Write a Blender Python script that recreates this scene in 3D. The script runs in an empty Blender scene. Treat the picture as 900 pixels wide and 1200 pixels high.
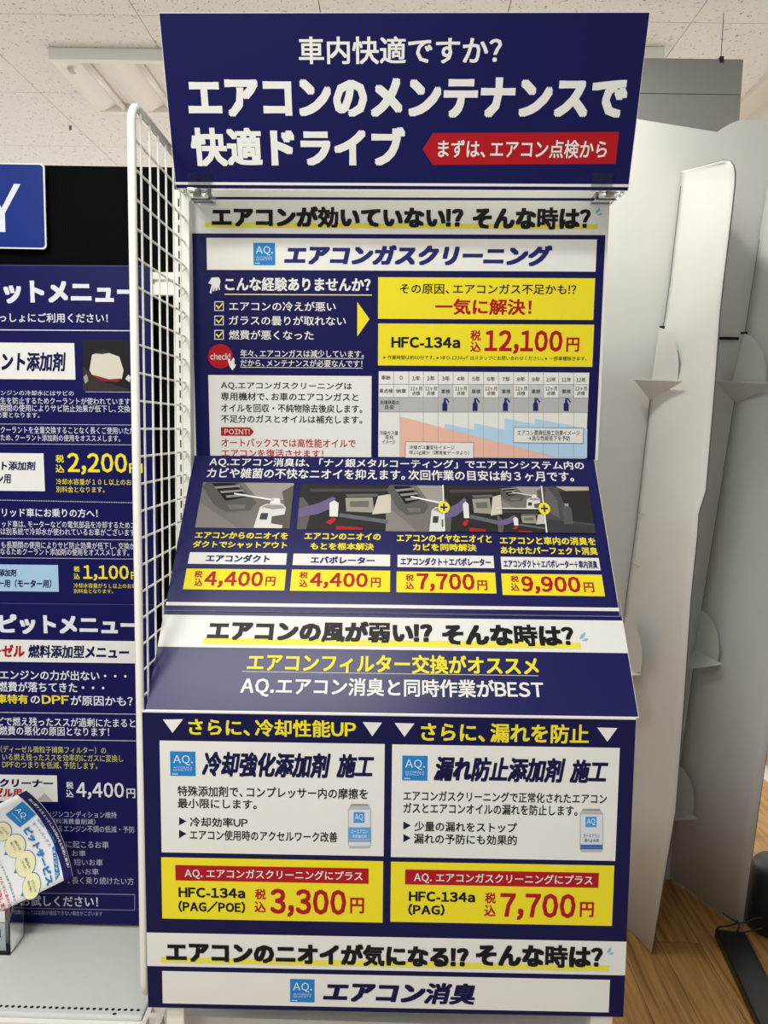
import bpy, bmesh, math, random
from mathutils import Vector as V, Matrix
random.seed(4)
S = bpy.context.scene
COL = S.collection

# ------------------------------------------------------------------ camera
CAM = V((0, 0, 1.5)); PITCH = math.radians(6.2); ROLL = 0.019988; YAW = 0.0132; F = 900.0
def _basis():
    cp, sp = math.cos(PITCH), math.sin(PITCH)
    Z = Matrix.Rotation(YAW, 3, 'Z')
    R, Fw, U = Z @ V((1, 0, 0)), Z @ V((0, cp, -sp)), Z @ V((0, sp, cp))
    c, s = math.cos(ROLL), math.sin(ROLL)
    return R * c + U * s, Fw, U * c - R * s
CR, CF, CU = _basis()
cd = bpy.data.cameras.new('camera'); cam = bpy.data.objects.new('camera', cd); COL.objects.link(cam)
cd.sensor_fit = 'VERTICAL'; cd.sensor_height = 24; cd.lens = 24 * F / 1200; cd.clip_start = .05
M = Matrix((CR, CU, -CF)).transposed().to_4x4(); M.translation = CAM; cam.matrix_world = M
S.camera = cam

# ------------------------------------------------------------------ light
S.view_settings.view_transform = 'Standard'; S.view_settings.look = 'None'
S.view_settings.gamma = 1; S.view_settings.use_curve_mapping = False
S.view_settings.exposure = 0.25
w = bpy.data.worlds.new('store'); S.world = w; w.use_nodes = True
w.node_tree.nodes['Background'].inputs[0].default_value = (1, .995, .97, 1)
w.node_tree.nodes['Background'].inputs[1].default_value = .38
def area(name, loc, sx, sy, power, target=None, color=(1, .98, .94)):
    l = bpy.data.lights.new(name, 'AREA'); l.shape = 'RECTANGLE'; l.size = sx; l.size_y = sy; l.energy = power; l.color = color
    o = bpy.data.objects.new(name, l); COL.objects.link(o); o.location = loc
    d = (V(target) if target else V(loc) + V((0, 0, -1))) - V(loc)
    o.rotation_euler = d.to_track_quat('-Z', 'Y').to_euler()
    return o
area('ceiling_lamp_near', (-.55, .40, 2.78), 1.2, .3, 26)
area('ceiling_lamp_behind', (-1.25, -.75, 2.78), .6, 1.2, 44)
area('ceiling_lamp_aisle', (.30, 2.12, 2.79), .12, .30, 10)
area('far_bounce_lamp', (-1.0, 4.9, 2.79), 2.4, .6, 130)  # two unseen lamps added to brighten the ceiling by floor bounce
area('far_bounce_lamp', (-1.0, 6.4, 2.79), 2.4, .6, 130)

# ------------------------------------------------------------------ helpers
def lin(c):
    return tuple((x / 255 / 12.92) if x / 255 <= .04045 else ((x / 255 + .055) / 1.055) ** 2.4 for x in c)
MATS = {}
def mat(name, rgb, rough=.5, metal=0, noise=0, nscale=40, bump=0, spec=.5, alpha=None, trans=0, coat=0):
    if name in MATS: return MATS[name]
    m = bpy.data.materials.new(name); m.use_nodes = True; nt = m.node_tree; b = nt.nodes['Principled BSDF']
    c = lin(rgb) + (1,)
    b.inputs['Base Color'].default_value = c; b.inputs['Roughness'].default_value = rough
    b.inputs['Metallic'].default_value = metal; b.inputs['Specular IOR Level'].default_value = spec
    b.inputs['Transmission Weight'].default_value = trans; b.inputs['Coat Weight'].default_value = coat
    if trans: b.inputs['IOR'].default_value = 1.25
    if noise or bump:
        tc = nt.nodes.new('ShaderNodeTexCoord'); n = nt.nodes.new('ShaderNodeTexNoise')
        n.inputs['Scale'].default_value = nscale; n.inputs['Detail'].default_value = 4
        nt.links.new(tc.outputs['Object'], n.inputs['Vector'])
        if noise:
            r = nt.nodes.new('ShaderNodeMix'); r.data_type = 'RGBA'
            nt.links.new(n.outputs['Fac'], r.inputs['Factor'])
            r.inputs[6].default_value = tuple(x * (1 - noise) for x in c[:3]) + (1,)
            r.inputs[7].default_value = tuple(min(1, x * (1 + noise)) for x in c[:3]) + (1,)
            nt.links.new(r.outputs[2], b.inputs['Base Color'])
        if bump:
            bp = nt.nodes.new('ShaderNodeBump'); bp.inputs['Strength'].default_value = bump; bp.inputs['Distance'].default_value = .002
            nt.links.new(n.outputs['Fac'], bp.inputs['Height']); nt.links.new(bp.outputs[0], b.inputs['Normal'])
    MATS[name] = m
    return m
INK = {}
def ink(rgb, rough=.38):
    k = tuple(rgb)
    if k not in INK:
        INK[k] = mat('ink_%02x%02x%02x' % k, rgb, rough, noise=.03, nscale=9, spec=.14)
    return INK[k]
def linkobj(name, me, parent=None):
    o = bpy.data.objects.new(name, me); COL.objects.link(o)
    if parent: o.parent = parent
    return o
ORI = {}
def origin(parent):
    while parent is not None and parent.parent is not None: parent = parent.parent
    return parent.location.copy() if parent is not None else V((0, 0, 0))
def mesh(name, vs, fs, m, parent=None, smooth=False, midx=None):
    o0 = origin(parent)
    me = bpy.data.meshes.new(name); me.from_pydata([tuple(V(v) - o0) for v in vs], [], fs)
    for x in (m if isinstance(m, (list, tuple)) else [m]): me.materials.append(x)
    if midx: me.polygons.foreach_set('material_index', midx)
    if smooth: me.polygons.foreach_set('use_smooth', [True] * len(me.polygons))
    me.validate(); me.update()
    return linkobj(name, me, parent)
def thing(name, label, cat, loc, group=None):
    o = bpy.data.objects.new(name, None); COL.objects.link(o); o.location = loc; o.empty_display_size = .05
    tag(o, label, cat, group); return o
def tag(o, label, cat, group=None):
    o['label'] = label; o['category'] = cat
    if group: o['group'] = group
    return o
def boxv(x0, y0, z0, x1, y1, z1):
    vs = [(x, y, z) for z in (z0, z1) for (x, y) in ((x0, y0), (x1, y0), (x1, y1), (x0, y1))]
    fs = [(3, 2, 1, 0), (4, 5, 6, 7), (0, 1, 5, 4), (1, 2, 6, 5), (2, 3, 7, 6), (3, 0, 4, 7)]
    return vs, fs
class MB:
    def __init__(s): s.v = []; s.f = []
    def add(s, vf):
        n = len(s.v); s.v += list(vf[0]); s.f += [tuple(i + n for i in f) for f in vf[1]]; return s
    def box(s, *a): return s.add(boxv(*a))
    def build(s, name, m, parent=None, smooth=False): return mesh(name, s.v, s.f, m, parent, smooth)
def bevel(o, wd, seg=2):
    md = o.modifiers.new('bevel', 'BEVEL'); md.width = wd; md.segments = seg; md.limit_method = 'ANGLE'; return o
def tubev(pts, r, n=8, closed=False):
    pts = [V(p) for p in pts]; vs = []; fs = []; N = len(pts); up = None
    for i, p in enumerate(pts):
        t = (pts[min(i + 1, N - 1)] - pts[max(i - 1, 0)]).normalized()
        if up is None: up = t.orthogonal().normalized()
        up = (up - t * up.dot(t)).normalized(); s = t.cross(up)
        for k in range(n):
            a = 2 * math.pi * k / n; vs.append(p + up * math.cos(a) * r + s * math.sin(a) * r)
    for i in range(N - 1):
        for k in range(n):
            fs.append((i * n + k, i * n + (k + 1) % n, (i + 1) * n + (k + 1) % n, (i + 1) * n + k))
    fs.append(tuple(range(n))[::-1]); fs.append(tuple((N - 1) * n + k for k in range(n)))
    return vs, fs
def ray(x, y): return CF + CR * ((x - 450) / F) - CU * ((y - 600) / F)
def aty(x, y, Y): d = ray(x, y); return CAM + d * (Y / d.y)
def atz(x, y, Z): d = ray(x, y); return CAM + d * ((Z - 1.5) / d.z)

# ------------------------------------------------------------------ materials
white_paint = mat('white_powder_coat', (232, 231, 222), .35, noise=.02)
shelf_white = mat('shelf_white', (206, 208, 202), .45, noise=.04, nscale=60, bump=.05)
wall_white = mat('wall_paint', (232, 230, 222), .8, bump=.1, nscale=200)
grey_board = mat('grey_board', (140, 139, 135), .6, noise=.03)
black_plastic = mat('black_plastic', (14, 15, 16), .5, noise=.1, nscale=20)
card_white = mat('white_cardboard', (212, 212, 207), .75, noise=.035, nscale=5, bump=.08)
card_edge = mat('corrugated_edge', (120, 116, 108), .9, noise=.3, nscale=300)
dark_gap = mat('dark_gap', (30, 29, 27), .9)
acrylic = mat('clear_acrylic', (235, 240, 242), .05, trans=1.0)
paper = mat('paper', (225, 226, 226), .6, noise=.02)
NAVY = (20, 20, 76); BLUE2 = (15, 15, 78); WHITE = (222, 221, 215); YEL = (230, 214, 42); RED = (168, 22, 32); BLK = (24, 23, 24)
TIT = (36, 38, 104); MARK = (226, 216, 72); LOGO = (38, 124, 190)

def corrugated():
    m = mat('black_corrugated_plastic', (4, 5, 7), .7, spec=.05); nt = m.node_tree; b = nt.nodes['Principled BSDF']
    tc = nt.nodes.new('ShaderNodeTexCoord'); wv = nt.nodes.new('ShaderNodeTexWave'); wv.inputs['Scale'].default_value = 65
    nt.links.new(tc.outputs['Object'], wv.inputs['Vector'])
    bp = nt.nodes.new('ShaderNodeBump'); bp.inputs['Strength'].default_value = .4; bp.inputs['Distance'].default_value = .001
    nt.links.new(wv.outputs['Fac'], bp.inputs['Height']); nt.links.new(bp.outputs[0], b.inputs['Normal']); return m
def ceiling_mat():
    m = mat('acoustic_tile', (241, 243, 244), .9); nt = m.node_tree; b = nt.nodes['Principled BSDF']
    tc = nt.nodes.new('ShaderNodeTexCoord'); oi = nt.nodes.new('ShaderNodeObjectInfo')
    ad = nt.nodes.new('ShaderNodeVectorMath'); ad.operation = 'MULTIPLY_ADD'
    cx = nt.nodes.new('ShaderNodeCombineXYZ'); nt.links.new(oi.outputs['Random'], cx.inputs[0]); nt.links.new(oi.outputs['Random'], cx.inputs[1])
    ad.inputs[1].default_value = (23, 41, 0); nt.links.new(cx.outputs[0], ad.inputs[0]); nt.links.new(tc.outputs['Object'], ad.inputs[2])
    n1 = nt.nodes.new('ShaderNodeTexNoise'); n1.inputs['Scale'].default_value = 75; n1.inputs['Detail'].default_value = 2; n1.inputs['Distortion'].default_value = 1.2
    nt.links.new(ad.outputs[0], n1.inputs['Vector'])
    r = nt.nodes.new('ShaderNodeValToRGB'); r.color_ramp.elements[0].position = .30; r.color_ramp.elements[1].position = .37
    r.color_ramp.elements[0].color = lin((168, 161, 151)) + (1,); r.color_ramp.elements[1].color = lin((241, 243, 244)) + (1,)
    nt.links.new(n1.outputs['Fac'], r.inputs[0]); nt.links.new(r.outputs[0], b.inputs['Base Color'])
    bp = nt.nodes.new('ShaderNodeBump'); bp.inputs['Strength'].default_value = .3; bp.inputs['Distance'].default_value = .003
    nt.links.new(r.outputs[0], bp.inputs['Height']); nt.links.new(bp.outputs[0], b.inputs['Normal']); return m
def wood_mat():
    m = mat('wood_plank', (150, 112, 62), .42); nt = m.node_tree; b = nt.nodes['Principled BSDF']
    tc = nt.nodes.new('ShaderNodeTexCoord'); oi = nt.nodes.new('ShaderNodeObjectInfo')
    mp = nt.nodes.new('ShaderNodeMapping'); mp.inputs['Scale'].default_value = (28, 1.6, 10)
    nt.links.new(tc.outputs['Object'], mp.inputs['Vector'])
    cx = nt.nodes.new('ShaderNodeCombineXYZ'); nt.links.new(oi.outputs['Random'], cx.inputs[1])
    sc = nt.nodes.new('ShaderNodeVectorMath'); sc.operation = 'SCALE'; sc.inputs['Scale'].default_value = 30; nt.links.new(cx.outputs[0], sc.inputs[0])
    nt.links.new(sc.outputs[0], mp.inputs['Location'])
    n = nt.nodes.new('ShaderNodeTexNoise'); n.inputs['Scale'].default_value = 2.2; n.inputs['Detail'].default_value = 7; n.inputs['Distortion'].default_value = .6
    nt.links.new(mp.outputs[0], n.inputs['Vector'])
    r = nt.nodes.new('ShaderNodeValToRGB')
    r.color_ramp.elements[0].position = .3; r.color_ramp.elements[1].position = .7
    r.color_ramp.elements[0].color = lin((128, 86, 40)) + (1,); r.color_ramp.elements[1].color = lin((186, 143, 82)) + (1,)
    nt.links.new(n.outputs['Fac'], r.inputs[0])
    hs = nt.nodes.new('ShaderNodeHueSaturation'); mr = nt.nodes.new('ShaderNodeMapRange'); mr.inputs[3].default_value = .82; mr.inputs[4].default_value = 1.1
    nt.links.new(oi.outputs['Random'], mr.inputs[0]); nt.links.new(mr.outputs[0], hs.inputs['Value']); nt.links.new(r.outputs[0], hs.inputs['Color'])
    nt.links.new(hs.outputs[0], b.inputs['Base Color'])
    bp = nt.nodes.new('ShaderNodeBump'); bp.inputs['Strength'].default_value = .15; bp.inputs['Distance'].default_value = .001
    nt.links.new(n.outputs['Fac'], bp.inputs['Height']); nt.links.new(bp.outputs[0], b.inputs['Normal']); return m
corr = corrugated(); tile_m = ceiling_mat(); wood = wood_mat()

# ------------------------------------------------------------------ setting
CEIL = 2.84
def struct(o): o['kind'] = 'structure'; return o
floor = struct(mesh('floor', *boxv(-3.2, -1.0, -.06, 1.75, 7.5, -.012), mat('floor_base', (198, 197, 192), .6)))
pm = None
for i in range(21):
    x = .694 + .12 * (i - 13)
    if x + .12 > 1.76: continue
    y = -.4 - random.random() * .8
    while y < 5.1:
        L = .905
        if pm is None:
            vs, fs = boxv(.0008, .0008, -.012, .1192, L - .0008, 0); pm = bpy.data.meshes.new('floor_plank'); pm.from_pydata(vs, [], fs); pm.materials.append(wood)
        if y > .3 and y + L < 5.2:
            o = linkobj('floor_plank', pm, floor); o.location = (x, y, 0)
        y += L
# left far part of the floor
for i in range(6):
    for j in range(4):
        o = linkobj('floor_plank', pm, floor); o.location = (-.866 - .12 * (i + 1), .45 + j * .905 + (i % 3) * .28, 0)
ceiling = struct(mesh('ceiling', *boxv(-2.7, .6, CEIL + .012, 1.44, 7.5, CEIL + .06), mat('ceiling_grid', (90, 86, 80), .9)))
tm = None
for i in range(-4, 6):
    for j in range(-3, 8):
        x0 = -.88 + .606 * (i - 1); y0 = 2.686 + .606 * (j - 1)
        if x0 + .6 > 2.0 or y0 + .6 > 7.5 or y0 < .5 or x0 < -2.75: continue
        if tm is None:
            vs, fs = boxv(.0015, .0015, 0, .6045, .6045, .012); tm = bpy.data.meshes.new('ceiling_tile'); tm.from_pydata(vs, [], fs); tm.materials.append(tile_m)
        if x0 + .606 > 1.44:
            if x0 > 1.43: continue
            o = mesh('ceiling_tile', *boxv(x0 + .0015, y0 + .0015, CEIL, 1.43, y0 + .6045, CEIL + .012), tile_m, None); o.parent = ceiling
        else:
            o = linkobj('ceiling_tile', tm, ceiling); o.location = (x0, y0, CEIL)
struct(mesh('wall_right', *boxv(1.75, 1.0, -.05, 1.8, 5.0, CEIL + .06), wall_white))
# struct(mesh('wall_back', *boxv(-3.3, 7.5, -.05, 1.5, 7.56, CEIL + .06), wall_white))
struct(mesh('trim_2', *boxv(1.44, 1.0, 2.15, 1.749, 5.0, CEIL + .012), wall_white))
struct(mesh('trim_1', *boxv(1.35, 1.2, CEIL - .022, 1.44, 5.2, CEIL - .001), wall_white))
struct(mesh('baseboard_right', *boxv(1.735, 1.2, 0.0, 1.749, 5.0, .06), wood))

# ------------------------------------------------------------------ ceiling lamps
def fixture(x0, x1, y0, y1, label):
    t = thing('ceiling_light', label, 'light', ((x0 + x1) / 2, (y0 + y1) / 2, CEIL), 'unlit surface mounted ceiling lights')
    zb = CEIL - .042
    m = MB(); fw = .03
    m.box(x0, y0, zb, x1, y0 + fw, CEIL - .001); m.box(x0, y1 - fw, zb, x1, y1, CEIL - .001)
    m.box(x0, y0 + fw, zb, x0 + .012, y1 - fw, CEIL - .001); m.box(x1 - .012, y0 + fw, zb, x1, y1 - fw, CEIL - .001)
    bevel(m.build('frame', mat('lamp_frame_white', (250, 250, 246), .3), t), .002)
    mesh('top_tray', *boxv(x0 + .012, y0 + fw, CEIL - .006, x1 - .012, y1 - fw, CEIL - .002), white_paint, t)
    n = 3; wd = (x1 - x0 - .024) / n
    for k in range(n):
        a = x0 + .012 + k * wd; mid = a + wd / 2; ya, yb = y0 + fw, y1 - fw
        prof = [(a, zb + .002), (a + .02, zb + .004), (mid - .022, CEIL - .012), (mid + .022, CEIL - .012), (a + wd - .02, zb + .004), (a + wd, zb + .002)]
        vs = [(px, y, pz) for y in (ya, yb) for px, pz in prof]
        mesh('reflector', vs, [(i, i + 1, 7 + i, 6 + i) for i in range(5)], mat('reflector_white', (250, 250, 248), .2), t)
        tb = mesh('tube_lamp', *tubev([(mid, ya + .003, CEIL - .026), (mid, yb - .003, CEIL - .026)], .0125, 12), mat('lamp_glass', (252, 252, 250), .15), t, True)
    return t
lf = fixture(-1.281, -.66, 2.905, 3.395, 'unlit white ceiling light with three bare tubes, left of the top sign')
mesh('maker_label', *boxv(-1.245, 2.985, CEIL - .042, -1.225, 3.02, CEIL - .0412), mat('label_grey', (190, 190, 188), .6), lf)
fixture(.29, .908, 2.843, 3.333, 'unlit white ceiling light mostly behind the hanging grey board')

# hanging grey board
hb = thing('hanging_board', 'plain grey rectangular board hanging from the ceiling by a wire', 'sign', (.78, 2.62, 1.9))
bevel(mesh('upper_panel', *boxv(.46, 2.62, 2.592, 1.088, 2.63, 2.699), grey_board, hb), .001)
bevel(mesh('lower_panel', *boxv(.46, 2.62, 2.2, 1.088, 2.63, 2.590), grey_board, hb), .001)
for x in (1.018, .55):
    mesh('hanging_wire', *tubev([(x, 2.625, CEIL), (x, 2.625, 2.69)], .0012, 6), black_plastic, hb)
    c = mesh('wire_clip', *boxv(x - .006, 2.616, 2.688, x + .006, 2.634, 2.706), black_plastic, hb)
sp = tag(mesh('ceiling_sprinkler', *tubev([(-1.24, 3.19, CEIL - .001), (-1.24, 3.19, CEIL - .018)], .006, 8), mat('tarnished_metal', (120, 116, 105), .4, .8)),
         'tiny metal ceiling fitting between the tiles left of the light', 'fitting')
sp.location = (-.27, .45, 0)

# ------------------------------------------------------------------ printed boards
VW = {'A': (1.5, 180, 0), 'B': (3.2143, 200, 220), 'C': (2.9032, 430, 220), 'D': (3.1034, 190, 520), 'E': (3, 440, 520),
      'F': (1.5, 160, 700), 'G': (3, 165, 840), 'H': (3, 450, 840), 'K': (3.1034, 430, 430),
      'L1': (5, 0, 290), 'L2': (5, 0, 500), 'L3': (5, 0, 720), 'L4': (4, 0, 900), 'Y': (3.75, 0, 0), 'P': (1, 0, 0), 'LF': (6, 0, 920)}
def px(view, x, y): s, ox, oy = VW[view]; return ox + x / s, oy + y / s
GC = {}
def char_mesh(ch, shear):
    k = (ch, shear)
    if k in GC: return GC[k]
    c = bpy.data.curves.new('t', 'FONT'); c.body = ch; c.size = 1; c.shear = 0; c.resolution_u = 2; c.fill_mode = 'FRONT'
    o = bpy.data.objects.new('t', c); COL.objects.link(o)
    me = bpy.data.meshes.new_from_object(o.evaluated_get(bpy.context.evaluated_depsgraph_get()))
    vs = [(v.co.x + shear * v.co.y, v.co.y) for v in me.vertices]; fs = [tuple(p.vertices) for p in me.polygons]
    bpy.data.objects.remove(o); bpy.data.curves.remove(c); bpy.data.meshes.remove(me)
    GC[k] = (vs, fs); return GC[k]
NARROW = '、。，．・'
def advance():
    f = lambda t: max(v[0] for v in char_mesh(t, 0)[0])
    return f('ああ') - f('あ')
EM = None
def glyphs(s, weight, shear):
    """whole line as one flat outline mesh, normalised to the unit square"""
    global EM
    k = (s, weight, shear)
    if k in GC: return GC[k]
    if EM is None: EM = advance()
    V_, F_ = [], []; pen = 0
    for ch in s:
        if ch == ' ': pen += EM * .3; continue
        asc = 33 <= ord(ch) < 127 and ch != '-'
        base, bf = char_mesh(chr(ord(ch) + 0xFEE0) if asc else ch, shear)
        if not base: pen += EM; continue
        u0 = min(x - shear * y for x, y in base); u1 = max(x - shear * y for x, y in base)
        g_ = max(0, weight)
        if ord(ch) >= 0x4E00: g_ *= .72 if g_ > .03 else .9
        if asc or ch == '-': dx0 = pen - u0 + .045 * EM; adv = u1 - u0 + .09 * EM + g_
        elif ch in '、。': dx0 = pen; adv = EM * .62
        else: dx0 = pen; adv = EM
        if g_ <= 0: off = [(0, 0)]
        elif g_ > .03: off = [(a * g_, b * g_ * .8) for a in (-1, 0, 1) for b in (-1, 0, 1)]
        else: off = [(a * g_, b * g_ * .8) for a in (-1, 1) for b in (-1, 1)]
        for q_, (dx, dy) in enumerate(off):
            n0 = len(V_); V_ += [(x + dx + dx0, y + dy, q_ * .00003) for x, y in base]; F_ += [tuple(i + n0 for i in f) for f in bf]
        pen += adv
    xs = [v[0] for v in V_]; ys = [v[1] for v in V_]; x0, x1, y0, y1 = min(xs), max(xs), min(ys), max(ys)
    GC[k] = ([((x - x0) / (x1 - x0), (y - y0) / (y1 - y0), z) for x, y, z in V_], F_); return GC[k]
LAY = .00035
class Board:
    def __init__(s, root, bl, br, tl):
        s.root = root; s.O = V(bl); s.U = (V(br) - V(bl)).normalized(); n = s.U.cross(V(tl) - V(bl)).normalized()
        s.V = n.cross(s.U); s.N = n
        if s.N.dot(CAM - s.O) < 0: s.N = -s.N
    def uv(s, x, y):
        d = ray(x, y); t = (s.O - CAM).dot(s.N) / d.dot(s.N); q = CAM + d * t - s.O
        return q.dot(s.U), q.dot(s.V)
    def P(s, u, v, n=0): return s.O + s.U * u + s.V * v + s.N * n
    def box(s, view, r):
        if len(r) == 4 and not isinstance(r[0], (tuple, list)):
            x0, y0, x1, y1 = r; xm, ym = (x0 + x1) / 2, (y0 + y1) / 2
            return (s.uv(*px(view, x0, ym))[0], s.uv(*px(view, xm, y1))[1], s.uv(*px(view, x1, ym))[0], s.uv(*px(view, xm, y0))[1])
        q = [s.uv(*(px(*c) if len(c) == 3 else px(view, *c))) for c in r]   # TL TR BL BR
        return ((q[0][0] + q[2][0]) / 2, (q[2][1] + q[3][1]) / 2, (q[1][0] + q[3][0]) / 2, (q[0][1] + q[1][1]) / 2)
    def rect(s, name, view, r, color, lay=1, parent=None):
        u0, v0, u1, v1 = s.box(view, r)
        return s.rectuv(name, u0, v0, u1, v1, color, lay, parent)
    def rectuv(s, name, u0, v0, u1, v1, color, lay=1, parent=None):
        vs = [s.P(u0, v0, lay * LAY), s.P(u1, v0, lay * LAY), s.P(u1, v1, lay * LAY), s.P(u0, v1, lay * LAY)]
        return mesh(name, vs, [(0, 1, 2, 3)], ink(color), parent or s.root)
    def polys(s, name, view, items, lay, parent):
        if name in ('triangle_marks', 'sweat_drops') and len(items) > 1:
            for it in items: o_ = s.polys(name[:-1], view, [it], lay, parent)
            return o_
        vs, fs, mi, ms = [], [], [], []
        for k, it in enumerate(items):
            pts, color = it[0], it[1]; l = lay + (it[2] if len(it) > 2 else 0)
            n = len(vs)
            for p in pts:
                u, v = s.uv(*px(view, *p)); vs.append(s.P(u, v, l * LAY))
            m = ink(color)
            if m not in ms: ms.append(m)
            fs.append(tuple(range(n, len(vs)))); mi.append(ms.index(m))
        return mesh(name, vs, fs, ms, parent or s.root, midx=mi)
    def text(s, name, view, lines, color, lay=2, parent=None, w=.008, sh=0):
        if len(lines) > 1 and 'chart' not in name:
            for L in lines: o_ = s.text(name, view, [L], color, lay, parent, w, sh)
            return o_
        vs, fs = [], []
        for L in lines:
            t, x0, y0, x1, y1 = L[:5]; ww = L[5] if len(L) > 5 else w
            gv, gf = glyphs(t, ww, sh)
            u0, v0, u1, v1 = s.box(view, (x0, y0, x1, y1)); n = len(vs)
            vs += [s.P(u0 + a * (u1 - u0), v0 + b * (v1 - v0), lay * LAY + z) for a, b, z in gv]
            fs += [tuple(i + n for i in f) for f in gf]
        o_ = mesh(name, vs, fs, ink(color), parent or s.root)
        if 'chart' in name: o_['kind'] = 'stuff'
        return o_
    def logo(s, view, r, lay, parent):
        g = s.rect('logo', view, r, LOGO, lay, parent)
        par = g if parent is None or parent.parent is None else parent
        x0, y0, x1, y1 = r; W_, H_ = x1 - x0, y1 - y0
        s.text('logo_lettering', view, [('AQ.', x0 + .12 * W_, y0 + .15 * H_, x0 + .9 * W_, y0 + .56 * H_, -.005),
               ('AUTOBACS', x0 + .13 * W_, y0 + .62 * H_, x0 + .87 * W_, y0 + .69 * H_, 0), ('QUALITY', x0 + .13 * W_, y0 + .72 * H_, x0 + .87 * W_, y0 + .80 * H_, 0),
               ('●●●●', x0 + .08 * W_, y0 + .89 * H_, x0 + .3 * W_, y0 + .94 * H_, .005)], (214, 230, 240), lay + 1, par)
        return g
def slab(name, b, u0, v0, u1, v1, th, m, parent, bev=.0008):
    vs = [b.P(u, v, n) for n in (-th, 0) for u, v in ((u0, v0), (u1, v0), (u1, v1), (u0, v1))]
    o = mesh(name, vs, [(3, 2, 1, 0), (4, 5, 6, 7), (0, 1, 5, 4), (1, 2, 6, 5), (2, 3, 7, 6), (3, 0, 4, 7)], m, parent)
    return o
def circ(cx, cy, rx, ry=None, n=20, a0=0): ry = ry or rx; return [(cx + rx * math.cos(a0 + 2 * math.pi * k / n), cy + ry * math.sin(a0 + 2 * math.pi * k / n)) for k in range(n)]
XC, XH, T1, T2, W = .00245, -.00194, .012024, .010148, .88
def row(y, z, t, xc=XC, s=1): return V((xc + s * W / 2, y, 1.5 + z + s * t * W / 2))
H, M_, X_ = .032, .010, -.001   # heavy, medium, regular stroke weights
drop = lambda x, y, k=1: [([(x, y + 10 * k), (x + 5 * k, y), (x + 13 * k, y - 6 * k), (x + 14 * k, y), (x + 8 * k, y + 8 * k)], (120, 176, 214)),
                     ([(x + 6 * k, y + 14 * k), (x + 14 * k, y + 9 * k), (x + 22 * k, y + 10 * k), (x + 16 * k, y + 15 * k)], (120, 176, 214))]
white_board = mat('sign_board_white', (224, 223, 217), .4, noise=.015, nscale=5)

# --- header sign
hy, ht = -.015578, .00556
def hrow(y, z, s): return V((XH + s * W / 2 * math.cos(hy), y + s * W / 2 * math.sin(hy), 1.5 + z + s * ht * W / 2))
h = thing('header_sign', 'wide navy sign board tilted forward on top of the display', 'sign', (0, 1.55, 1.96))
A = Board(h, hrow(1.5527, .462, -1), hrow(1.5527, .462, 1), hrow(1.4642, .7415, -1))
hh = (hrow(1.4642, .7415, -1) - hrow(1.5527, .462, -1)).length
slab('panel', A, 0, 0, W, hh, .005, white_board, h)
A.rectuv('navy_print', .001, .001, W - .001, hh - .001, NAVY, 1)
vS = A.box('P', (208, 214.6, 740, 217.8)); A.rectuv('stripe', 0, vS[1], W, vS[3], WHITE, 2)
A.text('lettering', 'A', [('車内快適ですか？', 255, 64, 612, 113)], WHITE, 2, w=.02)
A.text('headline_lettering', 'A', [('エアコンのメンテナンスで', 60, 136, 832, 207), ('快適ドライブ', 66, 223, 442, 293)], WHITE, 2, w=.052)
ar = A.polys('arrow_panel', 'A', [([(473, 262), (491, 290), (812, 288), (818, 232), (491, 234)], RED)], 2, None)
A.text('lettering', 'A', [('まずは、エアコン点検から', 500, 246, 797, 278)], WHITE, 3, ar, w=.016)

# --- upper board
u = thing('upper_poster_board', 'upright navy and white poster board below the top sign, partly covered by the slanted sheet', 'sign', (0, 1.68, 1.43))
zoff = .004
def urow(y, z, s): p = row(y, z, T1, XC, s); p.y += zoff; return p
Bd = Board(u, urow(1.6828, -.06485, -1), urow(1.6828, -.06485, 1), urow(1.66427, .48327, -1))
uh = (urow(1.66427, .48327, -1) - urow(1.6828, -.06485, -1)).length
slab('panel', Bd, 0, 0, W, uh + .012, .005, white_board, u)
tb, _ = 0, 0
vA = Bd.box('P', (224, 231.5, 718, 234.5)); Bd.rectuv('stripe', 0, vA[1], W, vA[3], NAVY)
vB = Bd.box('C', [('B', 85, 172), ('C', 832, 161), ('B', 100, 1010), ('C', 832, 925)])
Bd.rectuv('navy_print', 0, .0, W - .006, vB[3], NAVY)
mk = Bd.rect('marker_line', 'P', (240, 262, 700, 267.5), MARK, 1)
Bd.text('heading_lettering', 'P', [('エアコンが効いていない!?', 248, 242, 543, 267), ('そんな時は？', 554, 243, 692, 269)], BLK, 2, w=.056)
Bd.polys('sweat_drops', 'C', drop(776, 76, 1.2), 2, None)
b1 = Bd.rect('title_panel', 'P', [(241.7, 278.5), (698.7, 281), (243, 315.8), (698.5, 318.8)], WHITE, 2)
Bd.logo('B', (312, 208, 394, 292), 3, b1)
Bd.text('title_lettering', 'P', [('エアコンガスクリーニング', 333, 287, 647, 311.5)], TIT, 3, b1, w=.056, sh=.2)
hand = [([(142, 360), (155, 338), (182, 338), (188, 352), (184, 372), (186, 385), (181, 385), (178, 372), (175, 388), (170, 388), (168, 372), (164, 390), (159, 390), (160, 370), (153, 400), (147, 396), (155, 365)], WHITE)]
Bd.polys('hand_icon', 'B', hand, 2, None)
Bd.text('lettering', 'B', [('こんな経験ありませんか?', 205, 338, 753, 390)], WHITE, 2, w=.034)
Bd.rect('underline', 'B', (203, 401, 758, 405), (214, 205, 150), 2)
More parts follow.
